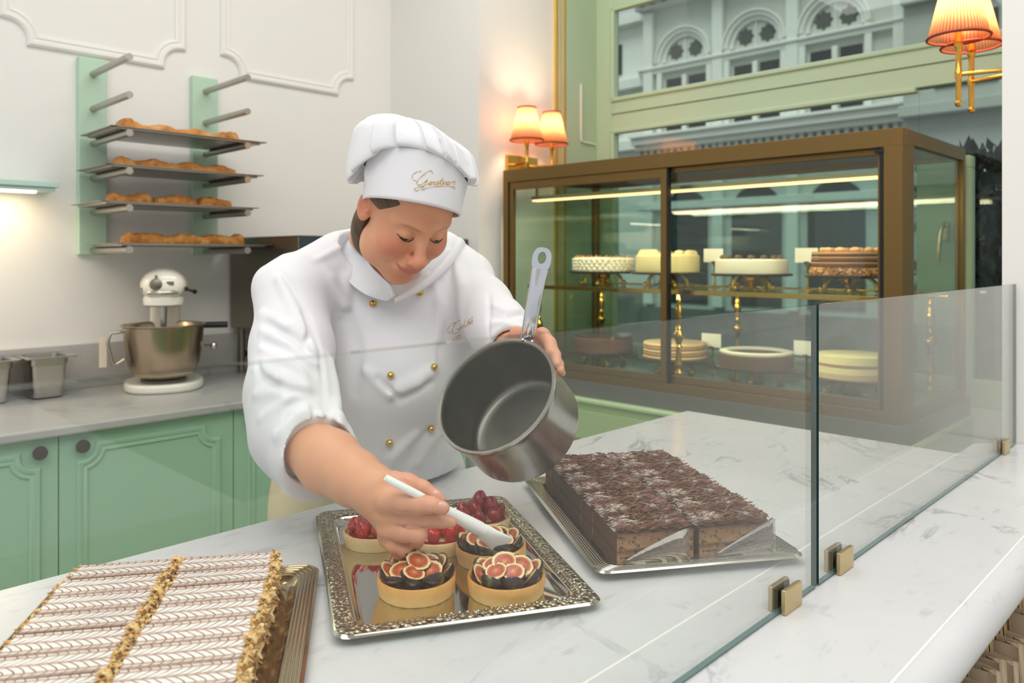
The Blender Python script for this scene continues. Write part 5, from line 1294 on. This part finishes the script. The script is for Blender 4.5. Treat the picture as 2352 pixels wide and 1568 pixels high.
# ---------------------------------------------------------------- hat
cloth = mat('white_cotton', 'e0e0e3', .8, bump=(900, .15, .0004)); cloth.node_tree.nodes['Principled BSDF'].inputs['Sheen Weight'].default_value = .15
def bandf(X, Y, Z):
    x, y, z = hatloc(X, Y, Z); y = y+.35*x*x*8*.0
    rx = .0895+.12*y*.6; rz = .103+.10*y*.6
    q = np.sqrt((x/rx)**2+(z/rz)**2); r_ = np.sqrt(x*x+z*z)+1e-9; dd = (q-1)*r_/q
    ytop = .0905-.034*np.minimum(1.3, (x/.103)**2)+.0*z
    return smax(smax(np.abs(dd+.0012)-.0013, y-ytop, .002), -(y+.000-.012*np.clip(-z, 0, .1)*0), .001)
def crown_mesh(nt=420, nv=44):
    rr = random.Random(12); N = 17; ed = [2*pi*(k+rr.uniform(-.28, .28))/N for k in range(N)]; ed.append(ed[0]+2*pi); dep = [rr.uniform(.45, 1.5) for _ in range(N)]; bul = [rr.uniform(-.004, .006) for _ in range(N)]
    V = []; F = []
    for j in range(nv+1):
        v = j/nv
        for i in range(nt):
            th = 2*pi*i/nt; c, s_ = math.cos(th), math.sin(th)
            k = 0; t2 = th if th >= ed[0] else th+2*pi
            lean = .10*math.sin(3*th+1)*v
            t2 += lean
            if t2 < ed[0]: t2 += 2*pi
            if t2 >= ed[-1]: t2 -= 2*pi
            while k < N-1 and t2 >= ed[k+1]: k += 1
            u = (t2-ed[k])/(ed[k+1]-ed[k]); w_ = ed[k+1]-ed[k]
            saw = (u**.7 if u < .93 else (1-u)/.07*.93**.7)-.5
            env = (math.sin(pi*min(1, v*1.0+.02))**.45)*(max(0, 1-v*1.15))**.5
            x0 = .0895*c*1.07; yt = .0905-.034*min(1.3, (x0/.103)**2); rx = (.0895+.072*yt); rz = (.103+.06*yt); Rb = 1/math.sqrt((c/rx)**2+(s_/rz)**2)
            L_ = max(0., -c)**1.2; Rr = max(0., c)**1.5
            B = .019+.030*L_+.010*Rr+.005*math.sin(2*th+.5); Dp = .0015+.058*L_+.020*Rr; H = .161
            rho = Rb*max(0, math.cos(v*pi/2))**.95+B*math.sin(pi*v)**.7*(1-.45*v)+dep[k]*.0185*saw*env+bul[k]*math.sin(pi*v)*math.sin(pi*u)+.004*math.sin(3*th+2)*math.sin(pi*v)+.0016*math.sin(5*th+9*v)
            h = yt+(H-yt)*math.sin(v*pi/2)**1.1-Dp*math.sin(pi*min(1, v*2.4))+.003*math.sin(4*th+6*v)*math.sin(pi*v)
            q = math.sin(v*pi/2)**2; P = HC+HXa*(rho*c-.034*q)+HU*(h-.16*max(0, rho*c)*q)+HZa*(rho*s_); V.append(P)
    for j in range(nv):
        for i in range(nt): F.append((j*nt+i, (j+1)*nt+i, (j+1)*nt+(i+1) % nt, j*nt+(i+1) % nt))
    return V, F
hat = cbuild('chef_hat', *crown_mesh(), cloth, smooth=True, sharp=0); hat['label'] = 'puffed pleated crown of the white hat'
def band_mesh(nt=240, nv=14):
    V = []; F = []
    for sd_, off in ((0, .0), (1, -.003)):
        for j in range(nv+1):
            for i in range(nt):
                th = 2*pi*i/nt; c, s_ = math.cos(th), math.sin(th); x0 = .0895*c*1.07; yt = .0905-.034*min(1.3, (x0/.103)**2); y = yt*j/nv
                crease = .006*math.exp(-((th-2.55)/.12)**2-((y-.045)/.02)**2)-.004*math.exp(-((th-2.75)/.08)**2-((y-.040)/.015)**2)
                rx = .0895+.072*y; rz = .103+.06*y; R_ = 1/math.sqrt((c/rx)**2+(s_/rz)**2)+off+crease*(1 if sd_ == 0 else 0)
                V.append(HC+HXa*R_*c+HU*y+HZa*R_*s_)
    q = nt*(nv+1)
    for j in range(nv):
        for i in range(nt): a, b, c_, d_ = j*nt+i, j*nt+(i+1) % nt, (j+1)*nt+(i+1) % nt, (j+1)*nt+i; F += [(a, d_, c_, b), (q+a, q+b, q+c_, q+d_)]
    for i in range(nt): F.append((i, (i+1) % nt, q+(i+1) % nt, q+i))
    return V, F
band = cbuild('hat_band', *band_mesh(), cloth, parent=hat, smooth=True, sharp=0)
goldthread = mat('gold_thread', 'c99a2e', .4, .35, bump=(600, .5, .0004))
def stroke(fn, L, w_, name, parent, sm_=True, lift=.0006):
    P = []
    L = np.array(L, float)
    if sm_ and len(L) > 2:
        Q = []
        for i in range(len(L)-1):
            p0, p1, p2, p3 = L[max(i-1, 0)], L[i], L[i+1], L[min(i+2, len(L)-1)]
            for t in np.linspace(0, 1, 5)[:-1]: Q.append(.5*((2*p1)+(-p0+p2)*t+(2*p0-5*p1+4*p2-p3)*t*t+(-p0+3*p1-3*p2+p3)*t**3))
        Q.append(L[-1]); L = np.array(Q)
    return [ray(fn, x, y, back=-lift) for x, y in L]
def lettering(fn, strokes, name, parent, r):
    mb = MB()
    for L, k in strokes: 
        P = stroke(fn, L, r, name, parent); mb.tube(P, [r*k*(.75+.35*math.sin(i*.9)) for i in range(len(P))], 6)
    cbuild(name, mb.V, mb.F, goldthread, parent=parent, smooth=True)
def z3(L): return [(740+x/2.903, 220+y/2.903) for x, y in L]
def zh(L): return [(780+x/6.03, 240+y/6.03) for x, y in L]
hat_txt = [(zh([(1280, 955), (1292, 935), (1270, 918), (1225, 922), (1150, 980), (1090, 1040), (1068, 1085), (1085, 1112), (1130, 1105), (1190, 1065), (1215, 1030)]), 1),
           (zh([(1135, 926), (1100, 924), (1055, 938), (1012, 975), (1003, 1012), (1022, 1042), (1058, 1052)]), .8),
           (zh([(1215, 1030), (1198, 1085), (1160, 1140), (1110, 1178), (1060, 1192), (1033, 1180), (1045, 1158), (1100, 1143), (1180, 1115), (1240, 1092)]), .9),
           (zh([(1235, 1100), (1268, 1092), (1278, 1072), (1256, 1066), (1236, 1092), (1248, 1112), (1275, 1104), (1296, 1068), (1312, 1076), (1304, 1100), (1316, 1108)]), 1),
           (zh([(1316, 1106), (1352, 1058), (1364, 1084), (1352, 1110), (1336, 1106)]), 1), (zh([(1366, 1106), (1405, 1050), (1432, 1010), (1408, 1050), (1396, 1090), (1406, 1106), (1424, 1100)]), 1), (zh([(1380, 1058), (1450, 1048)]), .7),
           (zh([(1420, 1106), (1442, 1064), (1438, 1106), (1462, 1070), (1478, 1074), (1470, 1106), (1492, 1098), (1518, 1084), (1518, 1068), (1500, 1068), (1488, 1094), (1506, 1110), (1532, 1096)]), 1),
           (zh([(1532, 1100), (1552, 1066), (1572, 1072), (1602, 1060), (1592, 1095), (1586, 1128)]), 1),
           (zh([(1140, 1188), (1220, 1150), (1350, 1132), (1480, 1130), (1570, 1136), (1602, 1154), (1592, 1170), (1566, 1152)]), .8)]
lettering(bandf, hat_txt, 'embroidered_lettering', band, .00052)
# ---------------------------------------------------------------- jacket
tor = [('+', ell(pc(905, 770, 1.66), (.185, .20, .130), np.array(Matrix.Rotation(.25, 3, 'Y'))), 0),
       ('+', ell(pc(850, 965, 1.66), (.205, .19, .150), np.array(Matrix.Rotation(.35, 3, 'Y'))), .06),
       ('+', ell(pc(845, 1110, 1.74), (.225, .15, .165), np.array(Matrix.Rotation(.4, 3, 'Y'))), .06),
       ('+', chain([pc(672, 672, 1.53), pc(790, 615, 1.62), pc(900, 600, 1.70)], [.068, .078, .085]), .05),
       ('+', chain([pc(900, 600, 1.70), pc(1010, 592, 1.74), pc(1072, 635, 1.72)], [.078, .063, .053]), .05),
       ('+', ell(pc(880, 870, 1.60), (.15, .10, .10)), .06), ('+', cap(pc(624, 650, 1.51), pc(665, 638, 1.53), .034, .045), .02)]
armR = [('+', chain([pc(672, 690, 1.50), pc(672, 800, 1.44), pc(668, 905, 1.37)], [.068, .071, .073], .03), .03),
        ('+', chain([pc(668, 905, 1.37), pc(683, 985, 1.335), pc(735, 1062, 1.280)], [.074, .074, .0650], .03), .03),
        ('+', cap(pc(665, 1020, 1.36), pc(690, 1080, 1.335), .055, .040), .03)]
armL = [('+', chain([pc(1070, 650, 1.70), pc(1105, 705, 1.62), pc(1142, 752, 1.54), pc(1176, 795, 1.46)], [.054, .060, .056, .046], .03), .045)]
jb = sdf(tor+armR+armL)
folds = []
def clipx(L): return [(min(x, 724) if y < 1000 and x < 756 and x > 600 else x, y) for x, y in L]
for L, r, k in (([(600, 720), (660, 752), (730, 805)], .008, .014), ([(604, 760), (670, 790), (742, 838)], .008, .014), ([(600, 800), (660, 830), (735, 868)], .007, .012), ([(592, 846), (640, 872), (700, 890)], .012, .014),
                ([(590, 905), (660, 905), (740, 898)], .008, .016), ([(600, 960), (660, 925), (735, 915)], .007, .014), ([(640, 1000), (690, 950), (748, 930)], .007, .014), ([(640, 640), (690, 740), (735, 830)], .006, .016),
                ([(760, 830), (775, 920), (770, 990)], .006, .018), ([(835, 850), (900, 900), (980, 855)], .006, .02), ([(900, 905), (960, 880), (1000, 848)], .005, .016), ([(960, 1060), (990, 1010), (1040, 960)], .006, .018),
                ([(880, 1110), (900, 1050), (950, 1000)], .006, .018), ([(1010, 1080), (1030, 1030), (1055, 1000)], .006, .015), ([(1128, 700), (1160, 715), (1190, 712)], .006, .012), ([(1125, 745), (1160, 742), (1200, 735)], .006, .010),
                ([(860, 560), (800, 640), (790, 720)], .005, .02), ([(700, 590), (760, 640), (800, 720)], .005, .022), ([(1040, 580), (1060, 660), (1062, 740)], .005, .02), ([(990, 640), (1010, 700), (1005, 780)], .005, .02), ([(720, 600), (780, 570), (815, 560)], .005, .015)):
    folds.append(fadd(jb, clipx(L), r, k, lift=.0055 if r < .009 else .008))
for L, r, k in (([(645, 622), (690, 690), (735, 800), (748, 900), (748, 920)], .0022, .005), ([(1098, 575), (1122, 640), (1124, 700), (1122, 775)], .002, .004), ([(590, 832), (600, 866), (660, 895), (720, 905)], .003, .010),
                ([(640, 980), (660, 935), (700, 915), (745, 905)], .003, .010), ([(745, 905), (752, 950), (748, 990)], .004, .008), ([(700, 905), (735, 930), (752, 955)], .003, .008), ([(610, 740), (670, 775), (735, 822)], .003, .012), ([(606, 782), (670, 812), (735, 855)], .003, .010),
                ([(735, 850), (760, 950), (775, 1040)], .004, .02), ([(800, 720), (820, 800), (815, 900)], .003, .02), ([(870, 870), (920, 915), (985, 880)], .003, .015), ([(930, 1080), (945, 1030), (985, 985)], .003, .014), ([(1128, 725), (1160, 732), (1198, 722)], .0022, .006), ([(700, 720), (712, 760), (700, 800)], .002, .01)):
    folds.append(fsub(jb, L if r == .0022 else clipx(L), r*.8, k, lift=.001 if r < .0025 else 0))
cuffA, cuffB = pc(690, 1010, 1.33), pc(775, 1085, 1.245); cn = cuffB-cuffA; cn /= np.linalg.norm(cn); cn = cn+np.array((-.12, -.05, .10)); cn /= np.linalg.norm(cn); cuffP = pc(741, 1062, 1.275)
lcP = pc(1172, 790, 1.455); ln_ = pc(1163, 775, 1.46)-pc(1135, 720, 1.56); ln_ /= np.linalg.norm(ln_)
jf0 = sdf(tor+armR+armL+folds)
hole = chain([pc(700, 1015, 1.30), pc(760, 1062, 1.245), pc(815, 1098, 1.19)], [.0555, .0550, .055]); holeL = chain([pc(1148, 800, 1.53), pc(1172, 796, 1.46)], [.036, .034])
neckhole0 = cap(h2c((0, -.06, -.030)), h2c((0, -.16, -.085)), .064, .062); neckhole1 = cap(pc(925, 615, 1.56), pc(918, 664, 1.52), .042, .024)
neckhole = lambda X, Y, Z: smin(neckhole0(X, Y, Z), neckhole1(X, Y, Z), .02)
def jf(X, Y, Z):
    d = jf0(X, Y, Z); d = d+.0009*vnoise(X, Y, Z, 90, 8)+.0014*vnoise(X, Y, Z, 38, 2)
    # right front panel laps over the left one
    px = X/(-Z)*FPX+CX; py = CY-Y/(-Z)*FPX
    edge = 1012-8*np.sin((py-690)/120.); mk = np.clip((edge-px)/2.5, 0, 1)*np.clip((px-870)/60, 0, 1)*np.clip((py-660)/30, 0, 1); d = d-.0028*mk*mk*(3-2*mk)
    # cut at the cuffs, the hem and the neck
    near = cap(cuffA, cuffB, .13)(X, Y, Z); pl = (X-cuffP[0])*cn[0]+(Y-cuffP[1])*cn[1]+(Z-cuffP[2])*cn[2]
    cu = np.clip((pl+.040)/.012, 0, 1)*(near < 0); d = d-.0045*cu*cu*(3-2*cu)-.0012*cu*vnoise(X, Y, Z, 160, 3)
    d = np.where(near < 0, smax(d, pl, .007), d)
    d = ssub(d, smax(hole(X, Y, Z), -(pl+.026), 0), .005)
    pl2 = (X-lcP[0])*ln_[0]+(Y-lcP[1])*ln_[1]+(Z-lcP[2])*ln_[2]
    d = np.where(ell(lcP, (.10, .10, .12))(X, Y, Z) < 0, smax(d, pl2, .003), d); d = ssub(d, smax(holeL(X, Y, Z), -(pl2+.025), 0), .004)
    hem = -.468-.085*np.clip((-.36-X)/.12, -.3, 1.2)*-1
    d = smax(d, hem-Y, .006)
    yw = -X*SA-Z*CA; d = np.where(Y < -.460, smax(d, 1.2935-yw, .004), d)
    return ssub(d, neckhole(X, Y, Z), .006)
jacket = cbuild('chef_jacket', *relax(*surfnet(jf, (-.62, -.50, -1.98), (.10, .13, -1.16), .0033), it=2), cloth, smooth=True, sharp=0); jacket['label'] = 'white double-breasted cotton jacket with rolled sleeves'
def jray(x, y, **k): return ray(jf, x, y, d0=1.15, **k)
# rolled cuff of the near sleeve: a soft turned band of cloth
def ring_cloth(C0, nrm, r, name, rx=1, ry=1, h=.05, th=.004, wob=.003, flare=.08, up=(0, 1, 0), seed=1):
    a, b, d = frame_of(nrm, up); V = []; F = []; n = 96; m = 8; rr = random.Random(seed); ph = [rr.uniform(0, 6) for _ in range(4)]
    for side in (0, 1):
        for j in range(m+1):
            u = j/m
            for k in range(n):
                t = 2*pi*k/n; R_ = r*(1+flare*u)+wob*(.6*math.sin(3*t+ph[0])+.4*math.sin(7*t+ph[1]+2*u)+.25*math.sin(13*t+ph[2]))*(.4+.6*u)+(th if side == 0 else 0)*math.sin(pi*min(1, .15+u*.95))**.5
                V.append(C0+(-h*.5+h*u)*d+R_*(math.cos(t)*a*rx+math.sin(t)*b*ry))
    q = (m+1)*n
    for j in range(m):
        for k in range(n):
            a0, a1, b0, b1 = j*n+k, j*n+(k+1) % n, (j+1)*n+k, (j+1)*n+(k+1) % n; F += [(a0, a1, b1, b0), (q+a0, q+b0, q+b1, q+a1)]
    for j in (0, m):
        for k in range(n): a0, a1 = j*n+k, j*n+(k+1) % n; F.append((a0, q+a0, q+a1, a1) if j == 0 else (a0, a1, q+a1, q+a0))
    return cbuild(name, V, F, cloth, parent=jacket, smooth=True, sharp=0)
0 and ring_cloth(pc(737, 1062, 1.288), cn, .064, 'rolled_cuff', rx=1.0, ry=1.10, h=.052, th=.005, wob=.0035, flare=.10)
0 and ring_cloth(pc(1160, 772, 1.465), ln_, .049, 'rolled_cuff', h=.03, th=.004, wob=.002, flare=.05, seed=4)
# stand collar
def strip(name, top, bot, th=.0045, n=5):
    T_ = P3(top); B_ = P3(bot); 
    def cr_(P, N=8):
        P = np.array(P); Q = []
        for i in range(len(P)-1):
            p0, p1, p2, p3 = P[max(i-1, 0)], P[i], P[i+1], P[min(i+2, len(P)-1)]
            for t in np.linspace(0, 1, N+1)[:-1]: Q.append(.5*((2*p1)+(-p0+p2)*t+(2*p0-5*p1+4*p2-p3)*t*t+(-p0+3*p1-3*p2+p3)*t**3))
        Q.append(P[-1]); return np.array(Q)
    T_, B_ = cr_(T_), cr_(B_); m = len(T_); V = []; F = []
    for i in range(m):
        t = T_[min(i+1, m-1)]-T_[max(i-1, 0)]; w_ = B_[i]-T_[i]; nn = np.cross(t, w_); nn /= np.linalg.norm(nn)+1e-9
        if nn[2] < 0 and False: nn = -nn
        for s in (1, -1):
            for j in range(n+1):
                u = j/n; bow = .004*math.sin(pi*u); V.append(T_[i]*(1-u)+B_[i]*u+nn*(s*th*.5+bow))
    w2 = 2*(n+1)
    for i in range(m-1):
        for j in range(n):
            a = i*w2+j; F.append((a, a+1, a+w2+1, a+w2)); a += n+1; F.append((a, a+w2, a+w2+1, a+1))
        a = i*w2; F += [(a, a+w2, a+w2+n+1, a+n+1), (a+n, a+2*n+1, a+w2+2*n+1, a+w2+n)]
    for i in (0, m-1): F += [(i*w2+j, i*w2+j+1, i*w2+n+2+j, i*w2+n+1+j) for j in range(n)]
    return cbuild(name, V, F, cloth, parent=jacket, smooth=True, sharp=60)
strip('collar', [(905, 470, 1.70), (850, 482, 1.67), (822, 512, 1.60), (832, 566, 1.545), (850, 607, 1.512), (878, 636, 1.485), (898, 655, 1.472), (905, 680, 1.476)],
      [(900, 530, 1.76), (830, 545, 1.72), (785, 570, 1.62), (786, 618, 1.555), (806, 650, 1.525), (838, 674, 1.505), (868, 685, 1.500), (890, 690, 1.497)])
strip('collar', [(1052, 545, 1.70), (1034, 578, 1.640), (1008, 610, 1.580), (972, 642, 1.525), (936, 666, 1.495), (905, 684, 1.488)],
      [(1068, 562, 1.71), (1048, 594, 1.650), (1020, 626, 1.590), (984, 656, 1.535), (944, 680, 1.505), (908, 696, 1.495)])
# buttons
gold = mat('gold_button', 'd9b45a', .2, 1, bump=(400, .5, .0006))
for x, y in ((857, 697), (965, 671), (898, 861), (998, 842), (895, 1016), (991, 984), (948, 1099)):
    p = jray(x, y); MB_ = MB().ball(tuple(p+np.array((0, 0, .003))), .0072, 14).lathe([(.003, 0), (.0045, .002), (0, .003)], tuple(p-np.array((0, 0, .001))), (0, 0, 1), 10)
    cbuild('button', MB_.V, MB_.F, gold, parent=jacket, smooth=True)
def z5(L): return [(960+x/2.6125, 540+y/2.6125) for x, y in L]
j_txt = [(z5([(256, 512), (246, 510), (225, 528), (210, 555), (206, 580), (216, 592), (236, 584), (252, 558)]), 1), (z5([(232, 522), (205, 532), (182, 555), (178, 578), (190, 588), (208, 578)]), .8),
         (z5([(232, 566), (246, 560), (258, 548), (250, 590), (232, 622), (216, 637), (212, 626), (232, 606), (258, 600), (254, 618), (246, 634)]), .9),
         (z5([(262, 550), (272, 540), (286, 510), (276, 536), (284, 542), (296, 528), (300, 516), (298, 532), (306, 520), (312, 516), (308, 530), (316, 520), (322, 510), (326, 522)]), .8),
         (z5([(262, 556), (285, 548), (310, 534), (330, 524)]), .7), (z5([(300, 512), (314, 502), (328, 490), (324, 506), (330, 512)]), .8)]
lettering(lambda X, Y, Z: jf(X, Y, Z), j_txt, 'embroidered_lettering', jacket, .0006)
# ---------------------------------------------------------------- trousers and shoes
beige = mat('beige_cotton', 'd8c9a8', .85, bump=(500, .2, .0006))
tr = sdf([('+', ell((-.335, -.52, -1.80), (.215, .16, .155)), 0), ('+', chain([(-.43, -.60, -1.76), (-.44, -.93, -1.77), (-.45, -1.29, -1.79)], [.115, .085, .07]), .05), ('+', chain([(-.25, -.60, -1.86), (-.24, -.93, -1.87), (-.24, -1.29, -1.90)], [.115, .085, .07]), .05), ('*', lambda X, Y, Z: -1.315-Y+0*X+0*Z, .004)])
cbuild('trousers', *surfnet(tr, (-.62, -1.36, -2.08), (-.05, -.34, -1.60), .009), beige, smooth=True, sharp=0)
shm = mat('white_clog', 'dcd9d2', .4)
for x, z in ((-.44, -1.73), (-.23, -1.84)):
    s = sdf([('+', ell((x, -1.325, z), (.048, .035, .13)), 0), ('+', ell((x, -1.30, z-.06), (.042, .05, .06)), .03), ('*', lambda X, Y, Z: -1.3685-Y+0*X+0*Z, .002)])
    cbuild('shoe', *surfnet(s, (x-.07, -1.375, z-.16), (x+.07, -1.23, z+.16), .005), shm, smooth=True, sharp=0)
# ================================================================ saucepan
pn = np.array((-.442, .6286, .640)); pn /= np.linalg.norm(pn); PCn = pc(1135.5, 903, 1.280)
pot = thing('saucepan', 'steel saucepan tilted towards the viewer, held up by its long handle', 'saucepan', tuple(c2w(PCn-pn*.12)))
ps_ = NT('worn_steel'); wn_ = ps_.noise(40, 5, .6); ps_.l(ps_.mix(wn_, 'a9a7a2', 'c6c3bd'), ps_.b.inputs['Base Color']); ps_.set(Metallic=1.0, Roughness=.27); ps_.b.inputs['Anisotropic'].default_value = .5
def pb(mb, name, m, parent=None, **kw): return mesh_obj(name, mb.V, mb.F, m, parent or pot, world=True, M=CM, **kw)
R0, DP = .1045, .124
prof_p = [(R0-.001, .0), (R0+.0035, .0005), (R0+.0045, -.003), (R0+.001, -.006), (R0-.0005, -.02), (R0-.001, -.108), (R0-.005, -.119), (R0-.013, -.1255), (R0-.025, -DP), (0, -DP)]
prof_i = [(0, -DP+.0035), (R0-.028, -DP+.0035), (R0-.016, -.1215), (R0-.008, -.116), (R0-.0045, -.107), (R0-.004, -.02), (R0-.004, -.003), (R0-.001, .0)]
pb(MB().lathe(prof_p, PCn, pn, 96, cap=False), 'pan_body', ps_.m, smooth=True, sharp=50)
ins = NT('dark_inner_steel'); n1_ = ins.noise(18, 5, .65); ins.l(ins.mix(n1_, '6a6862', '85827b'), ins.b.inputs['Base Color']); ins.set(Metallic=1.0, Roughness=.34)  # inner steel coloured darker to stand for the dark it reflects
pb(MB().lathe(prof_i, PCn, pn, 96, cap=False), 'pan_interior', ins.m, smooth=True, sharp=50)
hc = mat('handle_steel', 'd4d4d6', .15, 1)
H0, H1, H2, H3 = pc(1205, 800, 1.360), pc(1214, 765, 1.335), pc(1227, 690, 1.330), pc(1240, 618, 1.335)
mb = MB(); Pts = [H0, H1, .5*(H1+H2), H2, .5*(H2+H3), H3]; n = 16; V = []; F = []
side_ = np.cross(H3-H1, (0, 0, 1.)); side_ /= np.linalg.norm(side_); fw = np.cross(side_, H3-H1); fw /= np.linalg.norm(fw)
if fw[2] < 0: fw = -fw
wd = [.011, .0125, .013, .0130, .0135, .0150]; dp = [.009, .0095, .0095, .009, .007, .0028]
for p, a, b in zip(Pts, wd, dp):
    for k in range(n): t = 2*pi*k/n; V.append(p+side_*a*math.cos(t)+fw*b*math.sin(t))
for i in range(len(Pts)-1):
    for k in range(n): F.append((i*n+k, i*n+(k+1) % n, (i+1)*n+(k+1) % n, (i+1)*n+k))
F.append(tuple(range(n))); F.append(tuple((len(Pts)-1)*n+k for k in range(n)))
handle = pb(MB().add(V, F), 'handle', hc, smooth=True, sharp=50)
ax_ = (H3-H2)/np.linalg.norm(H3-H2); n = 32; V = []; F = []; c_ = H3+ax_*.017; L_ = .0195
for s in (1, -1):
    for k in range(n):
        t = 2*pi*k/n; x = .0165*math.copysign(abs(math.cos(t))**.75, math.cos(t)); y = (.021 if math.sin(t) > 0 else .022)*math.copysign(abs(math.sin(t))**.85, math.sin(t)); V.append(c_+side_*x+ax_*y+fw*.0016*s)
    for k in range(n): t = 2*pi*k/n; V.append(c_+ax_*.003+side_*.0072*math.cos(t)+ax_*.0105*math.sin(t)+fw*.0016*s)
for k in range(n):
    j = (k+1) % n; F += [(k, j, n+j, n+k), (2*n+k, 3*n+k, 3*n+j, 2*n+j), (k, 2*n+k, 2*n+j, j), (n+k, n+j, 3*n+j, 3*n+k)]
pb(MB().add(V, F), 'hanging_eye', hc, handle, smooth=True, sharp=40)
for dx in (-.008, .008):
    q = H1+side_*dx-(H3-H1)/np.linalg.norm(H3-H1)*.012+fw*.009; pb(MB().ball(tuple(q), .0035, 10), 'rivet', hc, handle, smooth=True)
# ================================================================ white brush
wp = mat('white_plastic_gloss', 'f6f5f1', .25, sss=.1)
br_t = thing('glazing_brush', 'white plastic glazing spatula between the fingers, dripping on a fig tart', 'brush', tuple(c2w(pc(1150, 1248, 1.165))))
def bb(mb, name, m, parent=None, **kw): return mesh_obj(name, mb.V, mb.F, m, parent or br_t, world=True, M=CM, **kw)
A = [(885, 1096, 1.068, 8), (900, 1105, 1.07, 9), (950, 1131, 1.08, 9.5), (1005, 1161, 1.105, 10), (1040, 1180, 1.122, 13), (1075, 1200, 1.140, 16), (1100, 1213, 1.150, 16.5), (1108, 1218, 1.153, 16)]
bb(MB().tube([pc(*a[:3]) for a in A], [pr(a[3], a[2]) for a in A], 16), 'handle', wp, smooth=True, sharp=60)
bl = [(1106, 1217, 1.152, 17, 14), (1114, 1223, 1.156, 20, 15), (1128, 1232, 1.160, 21, 12), (1142, 1242, 1.164, 25, 8), (1152, 1250, 1.167, 28, 5), (1158, 1254, 1.169, 29, 2.5)]
d0 = np.array(pc(1158, 1254, 1.169))-pc(1106, 1217, 1.152); sd0 = np.cross(d0, (0, 0, 1.)); sd0 /= np.linalg.norm(sd0); f0 = np.cross(sd0, d0); f0 /= np.linalg.norm(f0); V = []; F = []; n = 20
for i, (x, y, d, a, b) in enumerate(bl):
    for k in range(n):
        t = 2*pi*k/n; cup = -.004*(abs(math.cos(t))**2)*(i/5)*-1; V.append(pc(x, y, d)+sd0*pr(a, d)*math.cos(t)+f0*(pr(b, d)*math.sin(t)+cup))
for i in range(len(bl)-1):
    for k in range(n): F.append((i*n+k, i*n+(k+1) % n, (i+1)*n+(k+1) % n, (i+1)*n+k))
F.append(tuple(range(n))); F.append(tuple((len(bl)-1)*n+k for k in range(n)))
bb(MB().add(V, F), 'blade', wp, smooth=True, sharp=50)
glz = mat('clear_glaze', 'f3e3c8', .05, Transmission_Weight=.7, IOR=1.4)
bb(MB().tube([pc(1137, 1262, 1.163), pc(1133, 1272, 1.163), pc(1131, 1286, 1.163), pc(1130, 1294, 1.163)], [.007, .0032, .0016, .0022], 10), 'glaze_drip', glz, smooth=True)
